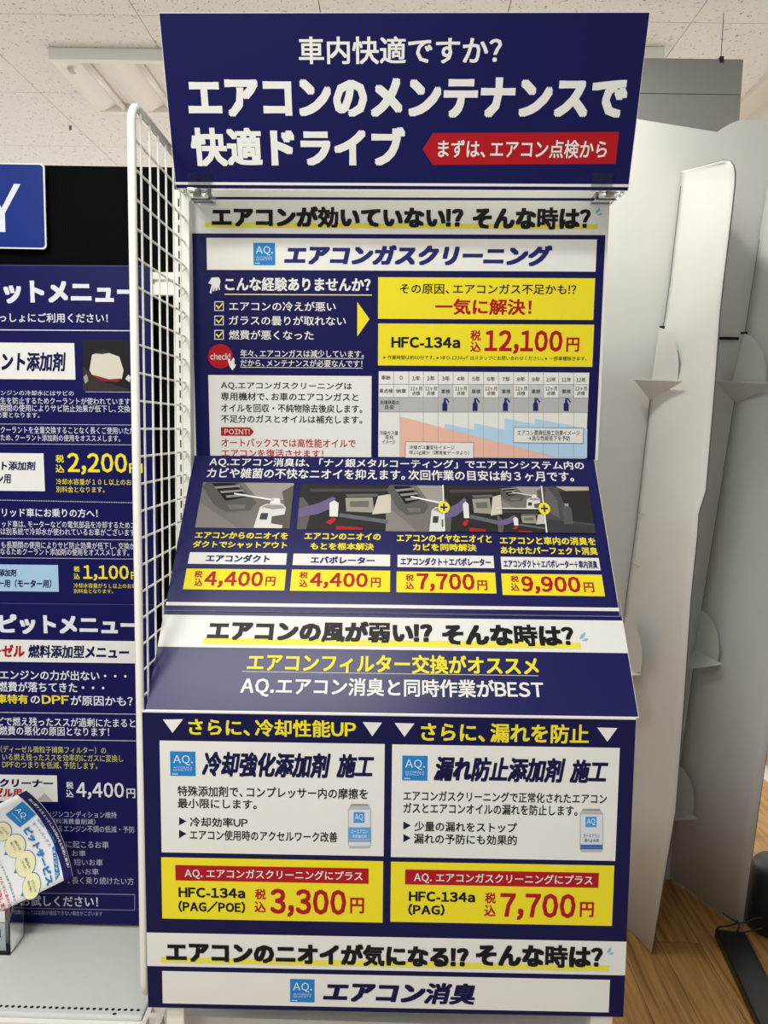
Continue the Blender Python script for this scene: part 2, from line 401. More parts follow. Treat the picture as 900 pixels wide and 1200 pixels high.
for yy, s_, x1 in ((428, 'エアコンの冷えが悪い', 622), (482, 'ガラスの曇りが取れない', 660), (536, '燃費が悪くなった', 538)):
    Bd.polys('checkbox', 'B', [([(165, yy), (200, yy), (200, yy + 36), (165, yy + 36)], WHITE), ([(168, yy + 3), (197, yy + 3), (197, yy + 33), (168, yy + 33)], NAVY, 1),
             ([(170, yy + 16), (174, yy + 13), (181, yy + 22), (197, yy + 4), (200, yy + 7), (181, yy + 30)], YEL, 2)], 2, None)
    Bd.text('lettering', 'B', [(s_, 220, yy + 1, x1, yy + 37)], WHITE, 2, w=.012)
Bd.polys('arrow_mark', 'B', [([(703, 430), (703, 560), (749, 495)], YEL)], 2, None)
ck = Bd.polys('red_disc', 'B', [(circ(187, 635, 46, n=28), RED)], 2, None)
Bd.text('lettering', 'B', [('check!', 150, 623, 225, 648)], WHITE, 3, ck, w=.01)
Bd.polys('hand_icon', 'B', [([(215, 648), (222, 645), (228, 655), (236, 640), (241, 645), (240, 660), (246, 668), (240, 680), (232, 688), (222, 672)], WHITE)], 3, None)
Bd.text('lettering', 'B', [('年々、エアコンガスは減少しています。', 263, 611, 728, 639), ('だから、メンテナンスが必要なんです！', 263, 648, 722, 675)], WHITE, 2, w=.009)
Bd.rect('underline', 'B', (263, 641, 727, 643), WHITE, 2); Bd.rect('underline', 'B', (263, 677, 722, 679), WHITE, 2)
b2 = Bd.rect('text_panel', 'P', [(244.5, 438.7), (435, 441.5), (246, 534), (435.5, 536)], WHITE, 2)
Bd.text('lettering', 'B', [('AQ.エアコンガスクリーニングは', 190, 732, 683, 762), ('専用機材で、お車のエアコンガスと', 190, 772, 707, 803),
        ('オイルを回収・不純物除去後戻します。', 190, 815, 722, 847), ('不足分のガスとオイルは補充します。', 190, 857, 722, 887)], BLK, 3, b2, w=.015)
Bd.polys('point_flag', 'B', [([(190, 902), (190, 934), (300, 935), (314, 919), (300, 903)], RED)], 3, b2)
Bd.text('lettering', 'B', [('POINT!', 203, 909, 298, 929)], WHITE, 4, b2, w=.006)
Bd.text('red_lettering', 'B', [('オートバックスでは高性能オイルで', 192, 945, 697, 978), ('エアコンを復活させます！', 192, 985, 575, 1016)], (176, 40, 48), 3, b2, w=.015)
y1 = Bd.rect('yellow_panel', 'C', [(38, 305), (775, 308), (38, 446), (771, 450)], YEL, 2)
Bd.text('lettering', 'C', [('その原因、エアコンガス不足かも!?', 112, 328, 712, 362)], BLK, 3, y1, w=.014)
Bd.text('red_lettering', 'C', [('一気に解決！', 232, 378, 560, 433)], RED, 3, y1, w=.030)
y2 = Bd.rect('price_panel', 'C', [(38, 462), (771, 466), (38, 605), (768, 609)], YEL, 2)
Bd.text('lettering', 'C', [('HFC-134a', 83, 508, 317, 545, .04), ('※作業時間は約60分です。※HFO-1234yf はスタッフにお問い合わせください。※一部車種除きます。', 55, 572, 747, 589, .004)], BLK, 3, y2)
def price(b, view, par, items, color, lay=3):
    b.text('price_lettering', view, items, color, lay, par, w=.030)
price(Bd, 'C', y2, [('税', 352, 485, 387, 520), ('込', 352, 524, 387, 558), ('12,100', 400, 485, 665, 566), ('円', 678, 510, 722, 558)], RED)
# chart
ch = Bd.rect('chart_panel', 'K', [(42, 15), (803, 22), (42, 328), (800, 332)], WHITE, 2)
TX = [42, 97, 152, 205, 259, 313, 369, 424, 478, 533, 587, 641, 697, 752, 803]
it = [([(42, 110), (803, 113), (803, 165), (42, 163)], (176, 177, 176))]
for k in (4, 6, 8, 10, 12): it.append(([(TX[k], 64), (TX[k + 1], 64), (TX[k + 1], 111), (TX[k], 111)], (190, 191, 190)))
it += [([(121, 180), (690, 329), (121, 328)], (226, 178, 160)),
       ([(283, 223), (283, 206), (390, 228), (390, 205), (500, 228), (500, 187), (610, 208), (610, 188), (801, 224), (800, 331), (690, 330)], (172, 203, 224))]
Bd.polys('chart_areas', 'K', it, 3, ch)
gl = []
for x in TX[1:-1]: gl.append(([(x - .6, 17), (x + .6, 17), (x + .6, 110), (x - .6, 110)], (130, 130, 135)))
for x in [120] + TX[3:-1]: gl.append(([(x - .5, 110), (x + .5, 110), (x + .5, 330), (x - .5, 330)], (150, 150, 155)))
for y in (62, 110, 163): gl.append(([(42, y), (802, y + 1.5), (802, y + 2.7), (42, y + 1.2)], (130, 130, 135)))
Bd.polys('chart_lines', 'K', gl, 4, ch)
def bottle(x): return [([(x - 9, 160), (x - 9, 134), (x - 4, 127), (x - 4, 120), (x + 4, 120), (x + 4, 127), (x + 9, 134), (x + 9, 160)], TIT), ([(x - 4, 114), (x + 8, 114), (x + 17, 126), (x + 14, 131), (x + 6, 119), (x - 4, 119)], TIT)]
for k in (283, 393, 503, 613, 724): Bd.polys('bottle_icon', 'K', bottle(k), 5, ch)
tl = [('車齢', 52, 31, 86, 46), ('0', 119, 32, 129, 46)] + [('%d年' % n, (TX[n + 1] + TX[n + 2]) / 2 - (14 if n < 10 else 17), 32 + n * .5, (TX[n + 1] + TX[n + 2]) / 2 + (14 if n < 10 else 17), 49 + n * .5) for n in range(1, 13)]
tl += [('車点検', 45, 79, 94, 95), ('納車', 106, 79, 142, 95)]
for n in range(1, 13):
    m_ = (TX[n + 1] + TX[n + 2]) / 2
    if n in (3, 5, 7, 9, 11): tl.append(('車検', m_ - 16, 81, m_ + 16, 97))
    else: tl += [('12ヶ月', m_ - 21, 71, m_ + 21, 86), ('点検', m_ - 15, 88, m_ + 15, 103)]
tl += [('充填時期の', 48, 121, 117, 137), ('目安', 66, 139, 98, 154), ('冷媒ガス量', 46, 232, 113, 247), ('変化', 66, 248, 97, 262), ('イメージ', 56, 264, 103, 279)]
Bd.text('chart_lettering', 'K', tl, BLK, 5, ch, w=.0)
for cb_ in ([([(139, 271), (389, 274), (388, 331), (138, 331)], (120, 110, 110)), ([(141, 273), (387, 276), (386, 331), (140, 331)], WHITE, 1)],
         [([(533, 219), (788, 222), (786, 279), (532, 276)], (90, 110, 130)), ([(535, 221), (786, 224), (784, 277), (534, 274)], WHITE, 1)]): Bd.polys('caption_box', 'K', cb_, 5, ch)
Bd.text('caption_lettering', 'K', [('冷媒ガス量変化イメージ', 154, 285, 318, 300), ('年10g減少（環境省データより）', 154, 304, 372, 321),
        ('エアコン潤滑低施工効果イメージ', 547, 230, 773, 249), ('→急な性能低下を予防', 585, 250, 738, 268)], BLK, 7, ch, w=.004)

# --- slanted sheet
m = thing('slanted_sign_sheet', 'navy sheet sloping out below the poster board with four photo panels and prices', 'sign', (0, 1.57, 1.25))
p0 = (1.68278, -.06485); p1 = (1.3224, -.50597)
def srow(k, s, lift=0):
    y, z = p0[0] + (p1[0] - p0[0]) * k, p0[1] + (p1[1] - p0[1]) * k
    return row(y - lift * .77, z + lift * .63, T2, XC, s)
kb = .655
Dd = Board(m, srow(kb, -1, .0035), srow(kb, 1, .0035), srow(0, -1, .0035))
dh = (srow(kb, -1) - srow(0, -1)).length
slab('panel', Dd, 0, 0, W - .006, dh, .003, white_board, m)
GLO = (22, 22, 82); INK[GLO] = mat('glossy_navy_print', GLO, .3, spec=.26)
Dd.rectuv('navy_print', 0, 0, W - .007, dh, GLO, 1)
vS = Dd.box('P', (196, 709, 729, 713)); Dd.rectuv('stripe', 0, vS[1], W - .006, vS[3], WHITE, 2)
Dd.text('lettering', 'P', [('AQ.エアコン消臭は、「ナノ銀メタルコーティング」でエアコンシステム内の', 245.4, 538.5, 684, 549.5), ('カビや雑菌の不快なニオイを抑えます。次回作業の目安は約３ヶ月です。', 242.5, 550.5, 672, 562.5)], WHITE, 2, w=.018)
def art_duct(q):
    g = lambda a, b: (q[0] + a * (q[2] - q[0]), q[1] + b * (q[3] - q[1])); G = lambda l: [g(*p) for p in l]
    r = [(G([(0, 0), (1, 0), (1, 1), (0, 1)]), (112, 108, 104)), (G([(.45, 0), (1, 0), (1, .4), (.62, .35)]), (150, 146, 140), 1),
         (G([(0, .45), (.25, .75), (.45, 1), (0, 1)]), (128, 124, 118), 1), (G([(0, .1), (.05, 0), (.38, 0), (.62, .45), (.55, .62), (.3, .66), (.16, .5)]), (88, 85, 82), 2),
         (G([(.1, .02), (.35, .02), (.5, .32), (.28, .42)]), (24, 24, 26), 3)]
    for k in range(3): r.append((G([(.13 + .07 * k, .1 + .1 * k), (.4 + .05 * k, .06 + .1 * k), (.42 + .05 * k, .1 + .1 * k), (.15 + .07 * k, .15 + .1 * k)]), (140, 137, 132), 4))
    r += [(G([(.3, .5), (.5, .5), (.5, .58), (.34, .6)]), (110, 106, 102), 3), (G([(.36, .24), (.8, .37), (.8, .41), (.36, .27)]), (226, 226, 224), 5),
          (G([(.78, .35), (.86, .35), (.88, .47), (.76, .47)]), (220, 220, 216), 5),
          (G([(.88, .2), (1, .05), (1, 1), (.85, 1), (.93, .55)]), (92, 86, 78), 4), (G([(.66, .55), (.72, .48), (.9, .47), (.94, .56), (.92, 1), (.62, 1)]), (206, 205, 200), 6),
          (G([(.68, .55), (.73, .5), (.9, .5), (.93, .57), (.8, .6)]), (150, 146, 138), 7), (G([(.68, .68), (.76, .68), (.75, .82), (.67, .82)]), (60, 60, 66), 7), (G([(.8, .75), (.95, .7), (.96, .95), (.8, .9)]), (88, 82, 74), 7)]
    return r
def art_dash(q):
    g = lambda a, b: (q[0] + a * (q[2] - q[0]), q[1] + b * (q[3] - q[1])); G = lambda l: [g(*p) for p in l]
    return [(G([(0, 0), (1, 0), (1, 1), (0, 1)]), (44, 42, 42)), (G([(.1, .1), (1, .08), (1, .14), (.12, .17)]), (74, 70, 70), 1), (G([(.5, .3), (.8, .28), (.82, .62), (.52, .6)]), (150, 146, 134), 1),
            (G([(.5, .22), (.85, .2), (.86, .26), (.52, .28)]), (100, 98, 92), 2), (G([(.55, .38), (.76, .36), (.76, .5), (.56, .5)]), (104, 102, 94), 2), (G([(.86, .25), (1, .2), (1, .62), (.8, .66)]), (196, 190, 176), 2),
            (G([(.45, .64), (.98, .78), (.96, .86), (.44, .72)]), (96, 100, 104), 2), (G([(0, .3), (.04, .3), (.14, .55), (.1, 1), (0, 1)]), (90, 88, 86), 1),
            (G([(0, .55), (.22, .42), (.36, .28), (.4, .32), (.36, .42), (.4, .5), (.2, .68), (0, .74)]), (104, 92, 128), 3), (G([(.33, .42), (.38, .36), (.43, .42), (.43, .72), (.34, .72)]), (214, 214, 210), 4),
            (G([(.3, .85), (.38, .74), (.42, .78), (.36, .9)]), (176, 40, 34), 4), (G([(.42, .92), (.7, .95), (.7, 1), (.42, 1)]), (160, 36, 32), 3)]
def art_spray(q):
    g = lambda a, b: (q[0] + a * (q[2] - q[0]), q[1] + b * (q[3] - q[1])); G = lambda l: [g(*p) for p in l]
    return [(G([(0, 0), (1, 0), (1, 1), (0, 1)]), (76, 74, 76)), (G([(.3, 0), (1, 0), (1, .08), (.5, .1)]), (176, 168, 150), 1), (G([(.35, .1), (1, .1), (1, .8), (.55, .75)]), (46, 44, 46), 1),
            (G([(.1, 0), (.3, .3), (.3, .7), (.0, .5)]), (96, 94, 96), 1), (G([(.0, .7), (1, .85), (1, 1), (0, 1)]), (58, 58, 62), 2), (G([(.38, .48), (.44, .42), (.52, .42), (.57, .5), (.57, .82), (.38, .82)]), (84, 86, 84), 3), (G([(.44, .38), (.52, .38), (.52, .44), (.44, .44)]), (150, 150, 146), 4)]
def photo(view, quad, arts):
    """printed photograph: art drawn in the unit square, mapped into the panel rectangle on the board"""
    u0, v0, u1, v1 = Dd.box(view, quad); vs, fs, mi, ms = [], [], [], []
    for pts, color, *l in arts:
        n = len(vs); vs += [Dd.P(u0 + a * (u1 - u0), v1 + b * (v0 - v1), (2 + (l[0] if l else 0)) * LAY * .6) for a, b in pts]
        mm = ink(color)
        if mm not in ms: ms.append(mm)
        fs.append(tuple(range(n, len(vs)))); mi.append(ms.index(mm))
    return mesh('printed_photo', vs, fs, ms, m, midx=mi), (u0, v0, u1, v1)
def up(a, d): return [(x[0], x[1], (x[2] if len(x) > 2 else 0) + d) for x in a]
photo('D', [(148, 140), (478, 145), (122, 305), (465, 310)], up(art_duct((0, 0, 1, 1)), 2))
photo('D', [(503, 150), (833, 150), (492, 313), (830, 315)], up(art_dash((0, 0, 1, 1)), 2))
def plus(c, lay):
    cx, cy = c; r = .012
    p = mesh('plus_disc', [Dd.P(cx + r * math.cos(a / 24 * 6.2832), cy + r * 1.25 * math.sin(a / 24 * 6.2832), lay * LAY) for a in range(24)], [tuple(range(24))], ink(YEL), m)
    t_ = .0018; L = .0075; q = []
    for a, b in ((L, t_), (t_, L)):
        q += [Dd.P(cx + sx * a, cy + sy * b * 1.25, (lay + 1) * LAY) for sx, sy in ((-1, -1), (1, -1), (1, 1), (-1, 1))]
    mesh('plus_mark', q, [(0, 1, 2, 3), (4, 5, 6, 7)], ink(TIT), p)
_, q3 = photo('E', [(78, 147), (400, 150), (75, 308), (408, 313)], up([x for x in art_duct((-.12, 0, .62, 1))], 2) + up(art_dash((.5, 0, 1.12, 1)), 11) + [([(.49, 0), (.505, 0), (.505, 1), (.49, 1)], WHITE, 17)])
_, q4 = photo('E', [(422, 150), (750, 155), (428, 313), (770, 318)], up(art_duct((0, 0, .5, .52)), 2) + up(art_dash((0, .5, .5, 1)), 11) + up(art_spray((.5, 0, 1, 1)), 12) + [([(.49, 0), (.505, 0), (.505, 1), (.49, 1)], WHITE, 17), ([(0, .49), (.5, .49), (.5, .51), (0, .51)], WHITE, 17)])
plus(((q3[0] + q3[2]) / 2, (q3[1] + q3[3]) / 2), 14); plus(((q4[0] + q4[2]) / 2, (q4[1] + q4[3]) / 2), 14)
Dd.text('yellow_lettering', 'D', [('エアコンからのニオイを', 120, 322, 458, 346), ('ダクトでシャットアウト', 112, 355, 455, 380), ('エアコンのニオイの', 518, 325, 795, 350), ('もとを根本解決', 540, 361, 770, 387)], YEL, 2, w=.03)
Dd.text('yellow_lettering', 'E', [('エアコンのイヤなニオイと', 75, 320, 408, 347), ('カビを同時解決', 132, 352, 355, 378), ('エアコンと車内の消臭を', 437, 328, 773, 356), ('あわせたパーフェクト消臭', 440, 363, 780, 390)], YEL, 2, w=.03)
for view, q, s_, tx in (('D', [(100, 395), (455, 399), (95, 437), (450, 441)], 'エアコンダクト', (160, 404, 392, 432)), ('D', [(477, 401), (830, 403), (475, 442), (828, 446)], 'エバポレーター', (540, 411, 773, 437)),
                        ('E', [(78, 390), (415, 396), (77, 432), (417, 440)], 'エアコンダクト＋エバポレーター', (88, 402, 405, 430)), ('E', [(440, 397), (785, 403), (443, 440), (791, 447)], 'エアコンダクト＋エバポレーター＋車内消臭', (450, 410, 779, 438))):
    p = Dd.rect('name_panel', view, q, WHITE, 2); Dd.text('lettering', view, [(s_,) + tx], TIT, 3, p, w=.042)
for view, q, its in (('D', [(85, 455), (450, 458), (80, 530), (446, 534)], [('税', 118, 463, 147, 487), ('込', 118, 491, 147, 518), ('4,400', 155, 465, 367, 525), ('円', 376, 484, 412, 518)]),
                     ('D', [(470, 459), (830, 461), (467, 535), (828, 540)], [('税', 500, 467, 530, 490), ('込', 499, 495, 529, 522), ('4,400', 538, 470, 748, 528), ('円', 759, 488, 795, 523)]),
                     ('E', [(75, 449), (422, 454), (73, 521), (424, 529)], [('税', 106, 460, 134, 483), ('込', 106, 487, 135, 512), ('7,700', 145, 457, 348, 521), ('円', 358, 481, 393, 516)]),
                     ('E', [(443, 456), (798, 462), (446, 530), (804, 539)], [('税', 475, 465, 503, 487), ('込', 476, 491, 505, 518), ('9,900', 513, 467, 720, 529), ('円', 732, 488, 768, 523)])):
    p = Dd.rect('price_panel', view, q, YEL, 2); price(Dd, view, p, its, RED)

# --- lower folded board
lo = thing('folded_lower_sign', 'large folded navy board with sloping top and upright front at the bottom of the display', 'sign', (0, 1.33, 0))
Fb = Board(lo, row(p1[0], p1[1], T2, XC, -1), row(p1[0], p1[1], T2, XC, 1), srow(.60, -1))
fh = (row(p1[0], p1[1], T2, XC, -1) - srow(.60, -1)).length
slab('slope_panel', Fb, 0, 0, W, fh, .005, white_board, lo)
Fb.rectuv('navy_print', 0, .002, W - .001, fh, GLO, 1)
wb = Fb.box('P', [(194, 719.5), (732, 728.5), (186.3, 757), (737, 766.5)])
wbo = Fb.rectuv('white_band', .0, wb[1], W, wb[3], WHITE, 2)
Fb.rect('marker_line', 'P', (238, 750.5, 680, 757.5), MARK, 3)
Fb.text('heading_lettering', 'F', [('エアコンの風が弱い!?', 125, 42, 520, 79), ('そんな時は？', 537, 48, 768, 86)], BLK, 4, wbo, w=.056)
Fb.polys('sweat_drops', 'F', drop(778, 66, .75), 4, wbo)
Fb.text('yellow_lettering', 'F', [('エアコンフィルター交換がオススメ', 195, 101, 706, 134)], YEL, 3, w=.028)
Fb.rect('underline', 'F', (185, 133.8, 706, 134.8), (200, 200, 190), 2)
Fb.text('lettering', 'F', [('AQ.エアコン消臭と同時作業がBEST', 183, 143, 715, 178)], WHITE, 3, w=.024)
q0, q1 = row(1.31467, -1.07444, T2, XC, -1), row(1.31467, -1.07444, T2, XC, 1); qt = row(p1[0] - .001, p1[1], T2, XC, -1)
G = Board(lo, q0, q1, qt); gh = (qt - q0).length
slab('front_panel', G, 0, 0, W, gh, .005, white_board, lo)
G.rectuv('navy_print', 0, 0, W, gh - .003, (20, 19, 66), 1)
DN = (20, 19, 66)
G.polys('triangle_marks', 'G', [([(78, 9), (149, 8), (112, 56)], WHITE), ([(780, 18), (848, 20), (814, 68)], WHITE)], 2, None)
G.polys('triangle_marks', 'H', [([(37, 21), (107, 23), (72, 70)], WHITE), ([(749, 37), (820, 39), (785, 87)], WHITE)], 2, None)
G.text('yellow_lettering', 'G', [('さらに、冷却性能UP', 168, 9, 757, 69)], YEL, 2, w=.026)
G.text('yellow_lettering', 'H', [('さらに、漏れを防止', 130, 23, 720, 90)], YEL, 2, w=.026)
def can(view, x0, y0, x1, y1, par, band, lay=4):
    w_ = x1 - x0; h_ = y1 - y0; cx = (x0 + x1) / 2
    g = lambda a, b: (x0 + a * w_, y0 + b * h_)
    body = [g(.08, .05), g(.15, 0), g(.85, 0), g(.92, .05), g(1, .12), g(1, .93), g(.92, .99), g(.08, .99), g(0, .93), g(0, .12)]
    it = [(body, (176, 178, 182)), ([g(.04, .13), g(.97, .13), g(.97, .94), g(.04, .94)], (208, 212, 218), .6), ([g(.12, .01), g(.88, .01), g(.9, .035), g(.1, .035)], (150, 130, 90), .6),
          ([g(.24, .18), g(.72, .18), g(.72, .42), g(.24, .42)], (74, 148, 204), 1.2)]
    if band: it.append(([g(0, .52), g(1, .52), g(1, .8), g(0, .8)], (92, 158, 208), 1.2)); it.append(([g(0, .82), g(1, .82), g(1, .84), g(0, .84)], (60, 90, 140), 1.2))
    else: it.append(([g(.02, .82), g(.98, .82), g(.98, .93), g(.02, .93)], (60, 104, 170), 1.2))
    p = G.polys('printed_can', view, it, lay, par)
    tc = (235, 240, 245) if band else (60, 60, 80)
    G.text('can_lettering', view, [('AQ', *g(.3, .22), *g(.66, .37), -.005)], (235, 240, 245), lay + 3, par)
    G.text('can_lettering', view, [('カーエアコン', *g(.15, .57), *g(.85, .65)), ('冷却強化剤' if band else '漏れ止め剤', *g(.18, .68), *g(.82, .76))], tc, lay + 3, par, w=.0)
w1 = G.rect('info_panel', 'G', [(68, 82), (859, 96), (72, 475), (852, 490)], WHITE, 2)
G.logo('G', (104, 121, 193, 207), 3, w1)
G.text('title_lettering', 'G', [('冷却強化添加剤', 215, 124, 668, 212), ('施工', 688, 130, 820, 214)], DN, 3, w1, w=.056, sh=.22)
G.text('lettering', 'G', [('特殊添加剤で、コンプレッサー内の摩擦を', 130, 246, 798, 284), ('最小限にします。', 130, 288, 408, 322), ('冷却効率UP', 173, 353, 376, 387), ('エアコン使用時のアクセルワーク改善', 173, 400, 691, 436)], BLK, 3, w1, w=.018)
G.polys('triangle_marks', 'G', [([(135, 352), (161, 366), (135, 381)], DN), ([(135, 396), (161, 410), (135, 426)], DN)], 3, w1)
can('G', 729, 305, 809, 462, w1, True)
w2 = G.rect('info_panel', 'H', [(28, 93), (829, 112), (25, 492), (812, 506)], WHITE, 2)
G.logo('H', (64, 136, 153, 223), 3, w2)
G.text('title_lettering', 'H', [('漏れ防止添加剤', 175, 141, 637, 228), ('施工', 653, 150, 787, 232)], DN, 3, w2, w=.056, sh=.22)
G.text('lettering', 'H', [('エアコンガスクリーニングで正常化されたエアコン', 68, 264, 783, 300), ('ガスとエアコンオイルの漏れを防止します。', 68, 306, 680, 343), ('少量の漏れをストップ', 107, 369, 467, 404), ('漏れの予防にも効果的', 105, 412, 467, 448)], BLK, 3, w2, w=.018)
G.polys('triangle_marks', 'H', [([(68, 367), (94, 381), (68, 396)], DN), ([(68, 411), (94, 425), (68, 440)], DN)], 3, w2)
can('H', 688, 322, 769, 475, w2, False)
for view, q, rq, tq, nl, pr in (
    ('G', [(73, 493), (852, 507), (75, 710), (850, 721)], [(122, 519), (802, 533), (122, 573), (800, 587)], (155, 537, 780, 573), [('HFC-134a', 133, 600, 367, 635, .04), ('(PAG/POE)', 133, 647, 367, 687, .04)],
     [('税', 402, 604, 440, 641), ('込', 400, 648, 440, 686), ('3,300', 455, 605, 722, 704), ('円', 736, 635, 785, 690)]),
    ('H', [(25, 508), (810, 523), (22, 719), (800, 735)], [(75, 534), (756, 549), (73, 586), (752, 602)], (105, 551, 733, 588), [('HFC-134a', 87, 614, 320, 649, .04), ('(PAG)', 85, 657, 213, 697, .04)],
     [('税', 355, 617, 393, 655), ('込', 353, 660, 392, 700), ('7,700', 408, 620, 673, 715), ('円', 688, 650, 737, 703)])):
    p = G.rect('price_panel', view, q, YEL, 2); G.rect('red_bar', view, rq, RED, 3, p)
    G.text('bar_lettering', view, [('AQ. エアコンガスクリーニングにプラス',) + tq], WHITE, 4, p, w=.014)
    G.text('lettering', view, nl, BLK, 3, p); price(G, view, p, pr, RED)
gb = G.box('P', [(171, 1094), (735, 1101.7), (171.5, 1133.3), (732.5, 1141)])
bd_ = G.rectuv('white_band', 0, gb[1], W, gb[3], WHITE, 2)
G.rect('marker_line', 'P', (189, 1126, 714, 1132.5), MARK, 3)
G.text('heading_lettering', 'P', [('エアコンのニオイが気になる!?', 195, 1105, 549, 1130.5), ('そんな時は？', 557.5, 1106.5, 706, 1133)], BLK, 4, bd_, w=.056)
G.polys('sweat_drops', 'H', drop(782, 816, 1.2), 4, bd_)
g3 = G.rect('title_panel', 'P', [(190, 1139), (715, 1146.5), (191, 1177.5), (713, 1184)], WHITE, 2)
G.logo('G', (525, 921, 611, 1002), 3, g3)
G.text('title_lettering', 'P', [('エアコン消臭', 378.5, 1150.5, 556.5, 1175.5)], DN, 3, g3, w=.056, sh=.2)
for x0, x1 in ((-.407, -.374), (.386, .427)):
    lg = bevel(mesh('stand_leg', *boxv(x0, 1.325, 0.0, x1, 1.352, .93), white_paint, lo), .002)
mesh('stand_rail', *boxv(-.374, 1.33, .90, .386, 1.348, .925), white_paint, lo)

# --- clips joining the header to the poster board
for cx, cy, lab in ((235, 0, 'clear plastic sign clip at the left end of the top sign'), (705, 0, 'clear plastic sign clip at the right end of the top sign')):
    b_ = aty(cx + 1, 231, 1.64)
    t = thing('sign_clip', lab, 'clip', b_, 'clear clips holding the top sign')
    u0, v0 = A.uv(cx - 13, 222); u1, v1 = A.uv(cx + 13, 203)
    pl = [A.P(a, b, n) for n in (.002, .0045) for a, b in ((u0, v0 - .004), (u1, v0 - .004), (u1, v1), (u0, v1))]
    mesh('front_plate', pl, [(3, 2, 1, 0), (4, 5, 6, 7), (0, 1, 5, 4), (1, 2, 6, 5), (2, 3, 7, 6), (3, 0, 4, 7)], acrylic, t)
    x0, x1 = b_.x - .024, b_.x + .024; z = b_.z
    o = mesh('clip_body', *boxv(x0 + .003, 1.57, z - .014, x1 + .003, 1.62, z + .014), acrylic, t); bevel(o, .005, 3)
    mesh('screw', *tubev([(b_.x + .003, 1.565, z), (b_.x + .003, 1.60, z)], .009, 14), mat('clip_metal', (190, 182, 165), .3, .9), t, True)
    o = mesh('screw_cap', *tubev([(b_.x + .003, 1.558, z), (b_.x + .003, 1.566, z)], .013, 6), mat('clip_tint', (200, 195, 180), .15, .5), t)
    mesh('rear_jaw', *boxv(x0 + .006, 1.62, z - .008, x1, 1.667, z + .004), acrylic, t)

# ------------------------------------------------------------------ gondola shelving
g = thing('shelf_gondola', 'white steel shop shelving with slotted uprights behind the signs', 'shelf', (-.45, 1.66, 0))
def ladder(name, x0, x1, y0, y1, z0, z1, pitch, slot, parent):
    m = MB(); a = (x1 - x0); e = a * .3
    m.box(x0, y0, z0, x0 + e, y1, z1); m.box(x1 - e, y0, z0, x1, y1, z1)
    z = z0
    while z < z1:
        m.box(x0 + e, y0, z, x1 - e, y1, min(z + pitch - slot, z1)); z += pitch
    m.box(x0, y1 - .001, z0, x1, y1, z1)
    return m.build(name, white_paint, parent)
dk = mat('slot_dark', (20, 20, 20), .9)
for x0, x1, nm in ((-.470, -.439, 0), (.452, .480, 1)):
    o = thing_parent = g
    pzt = 1.983
    y0 = 1.645 if nm == 0 else 1.70
    m_ = MB(); e = .008
    m_.box(x0, y0, 0, x0 + .008, y0 + .03, pzt); m_.box(x0 + .015, y0, 0, x1, y0 + .03, pzt)
    z = 0.0
    while z < pzt:
        m_.box(x0 + .008, y0, z, x0 + .015, y0 + .03, min(z + .010, pzt)); z += .0262
    if nm == 0:
        up_ = m_.build('upright', white_paint, g)
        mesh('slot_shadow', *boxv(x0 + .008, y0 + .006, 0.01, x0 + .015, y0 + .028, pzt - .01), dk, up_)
mesh('back_panel', *boxv(-.43, 1.70, .30, .44, 1.71, 1.92), grey_board, g)
sh = mesh('shelf_deck', *boxv(-1.6, 1.385, .322, -.474, 1.668, .342), shelf_white, g); bevel(sh, .004, 2)
mesh('shelf_deck', *boxv(-.432, 1.39, .322, .44, 1.69, .342), shelf_white, g)
mesh('price_rail', *boxv(-1.6, 1.372, .27, -.474, 1.384, .333), white_paint, g)
m_ = MB()
for k in range(70):
    x = -.487 - k * .0125; r = .0038
    m_.add(([(x + r * math.cos(a / 10 * 6.2832), 1.402 + r * .9 * math.sin(a / 10 * 6.2832), .3424) for a in range(10)], [tuple(range(10))]))
m_.add(([(-.53 + .0045 * math.cos(a / 10 * 6.2832), 1.3905 + .003 * math.sin(a / 10 * 6.2832), .3425) for a in range(10)], [tuple(range(10))]))
pf = m_.build('perforations', dk, g); pf['kind'] = 'stuff'
# slotted base rail running front to back between the two decks
m_ = MB(); m_.box(-.472, 1.36, .32, -.463, 1.64, .338); m_.box(-.445, 1.36, .32, -.434, 1.64, .338)
y = 1.36
while y < 1.63: m_.box(-.463, y, .32, -.445, y + .012, .338); y += .03
m_.build('slotted_rail', white_paint, g)
mesh('base_plinth', *boxv(-1.6, 1.43, 0, .44, 1.44, .2), shelf_white, g)
# bar behind the mesh
br = MB(); z_ = aty(200, 333, 1.66).z
br.box(-.58, 1.655, z_ + .008, -.468, 1.664, z_ + .024); br.box(-.58, 1.655, z_ - .024, -.468, 1.664, z_ - .002); br.box(-.58, 1.662, z_ - .024, -.468, 1.668, z_ + .024)
bevel(br.build('cross_bar', white_paint, g), .002)

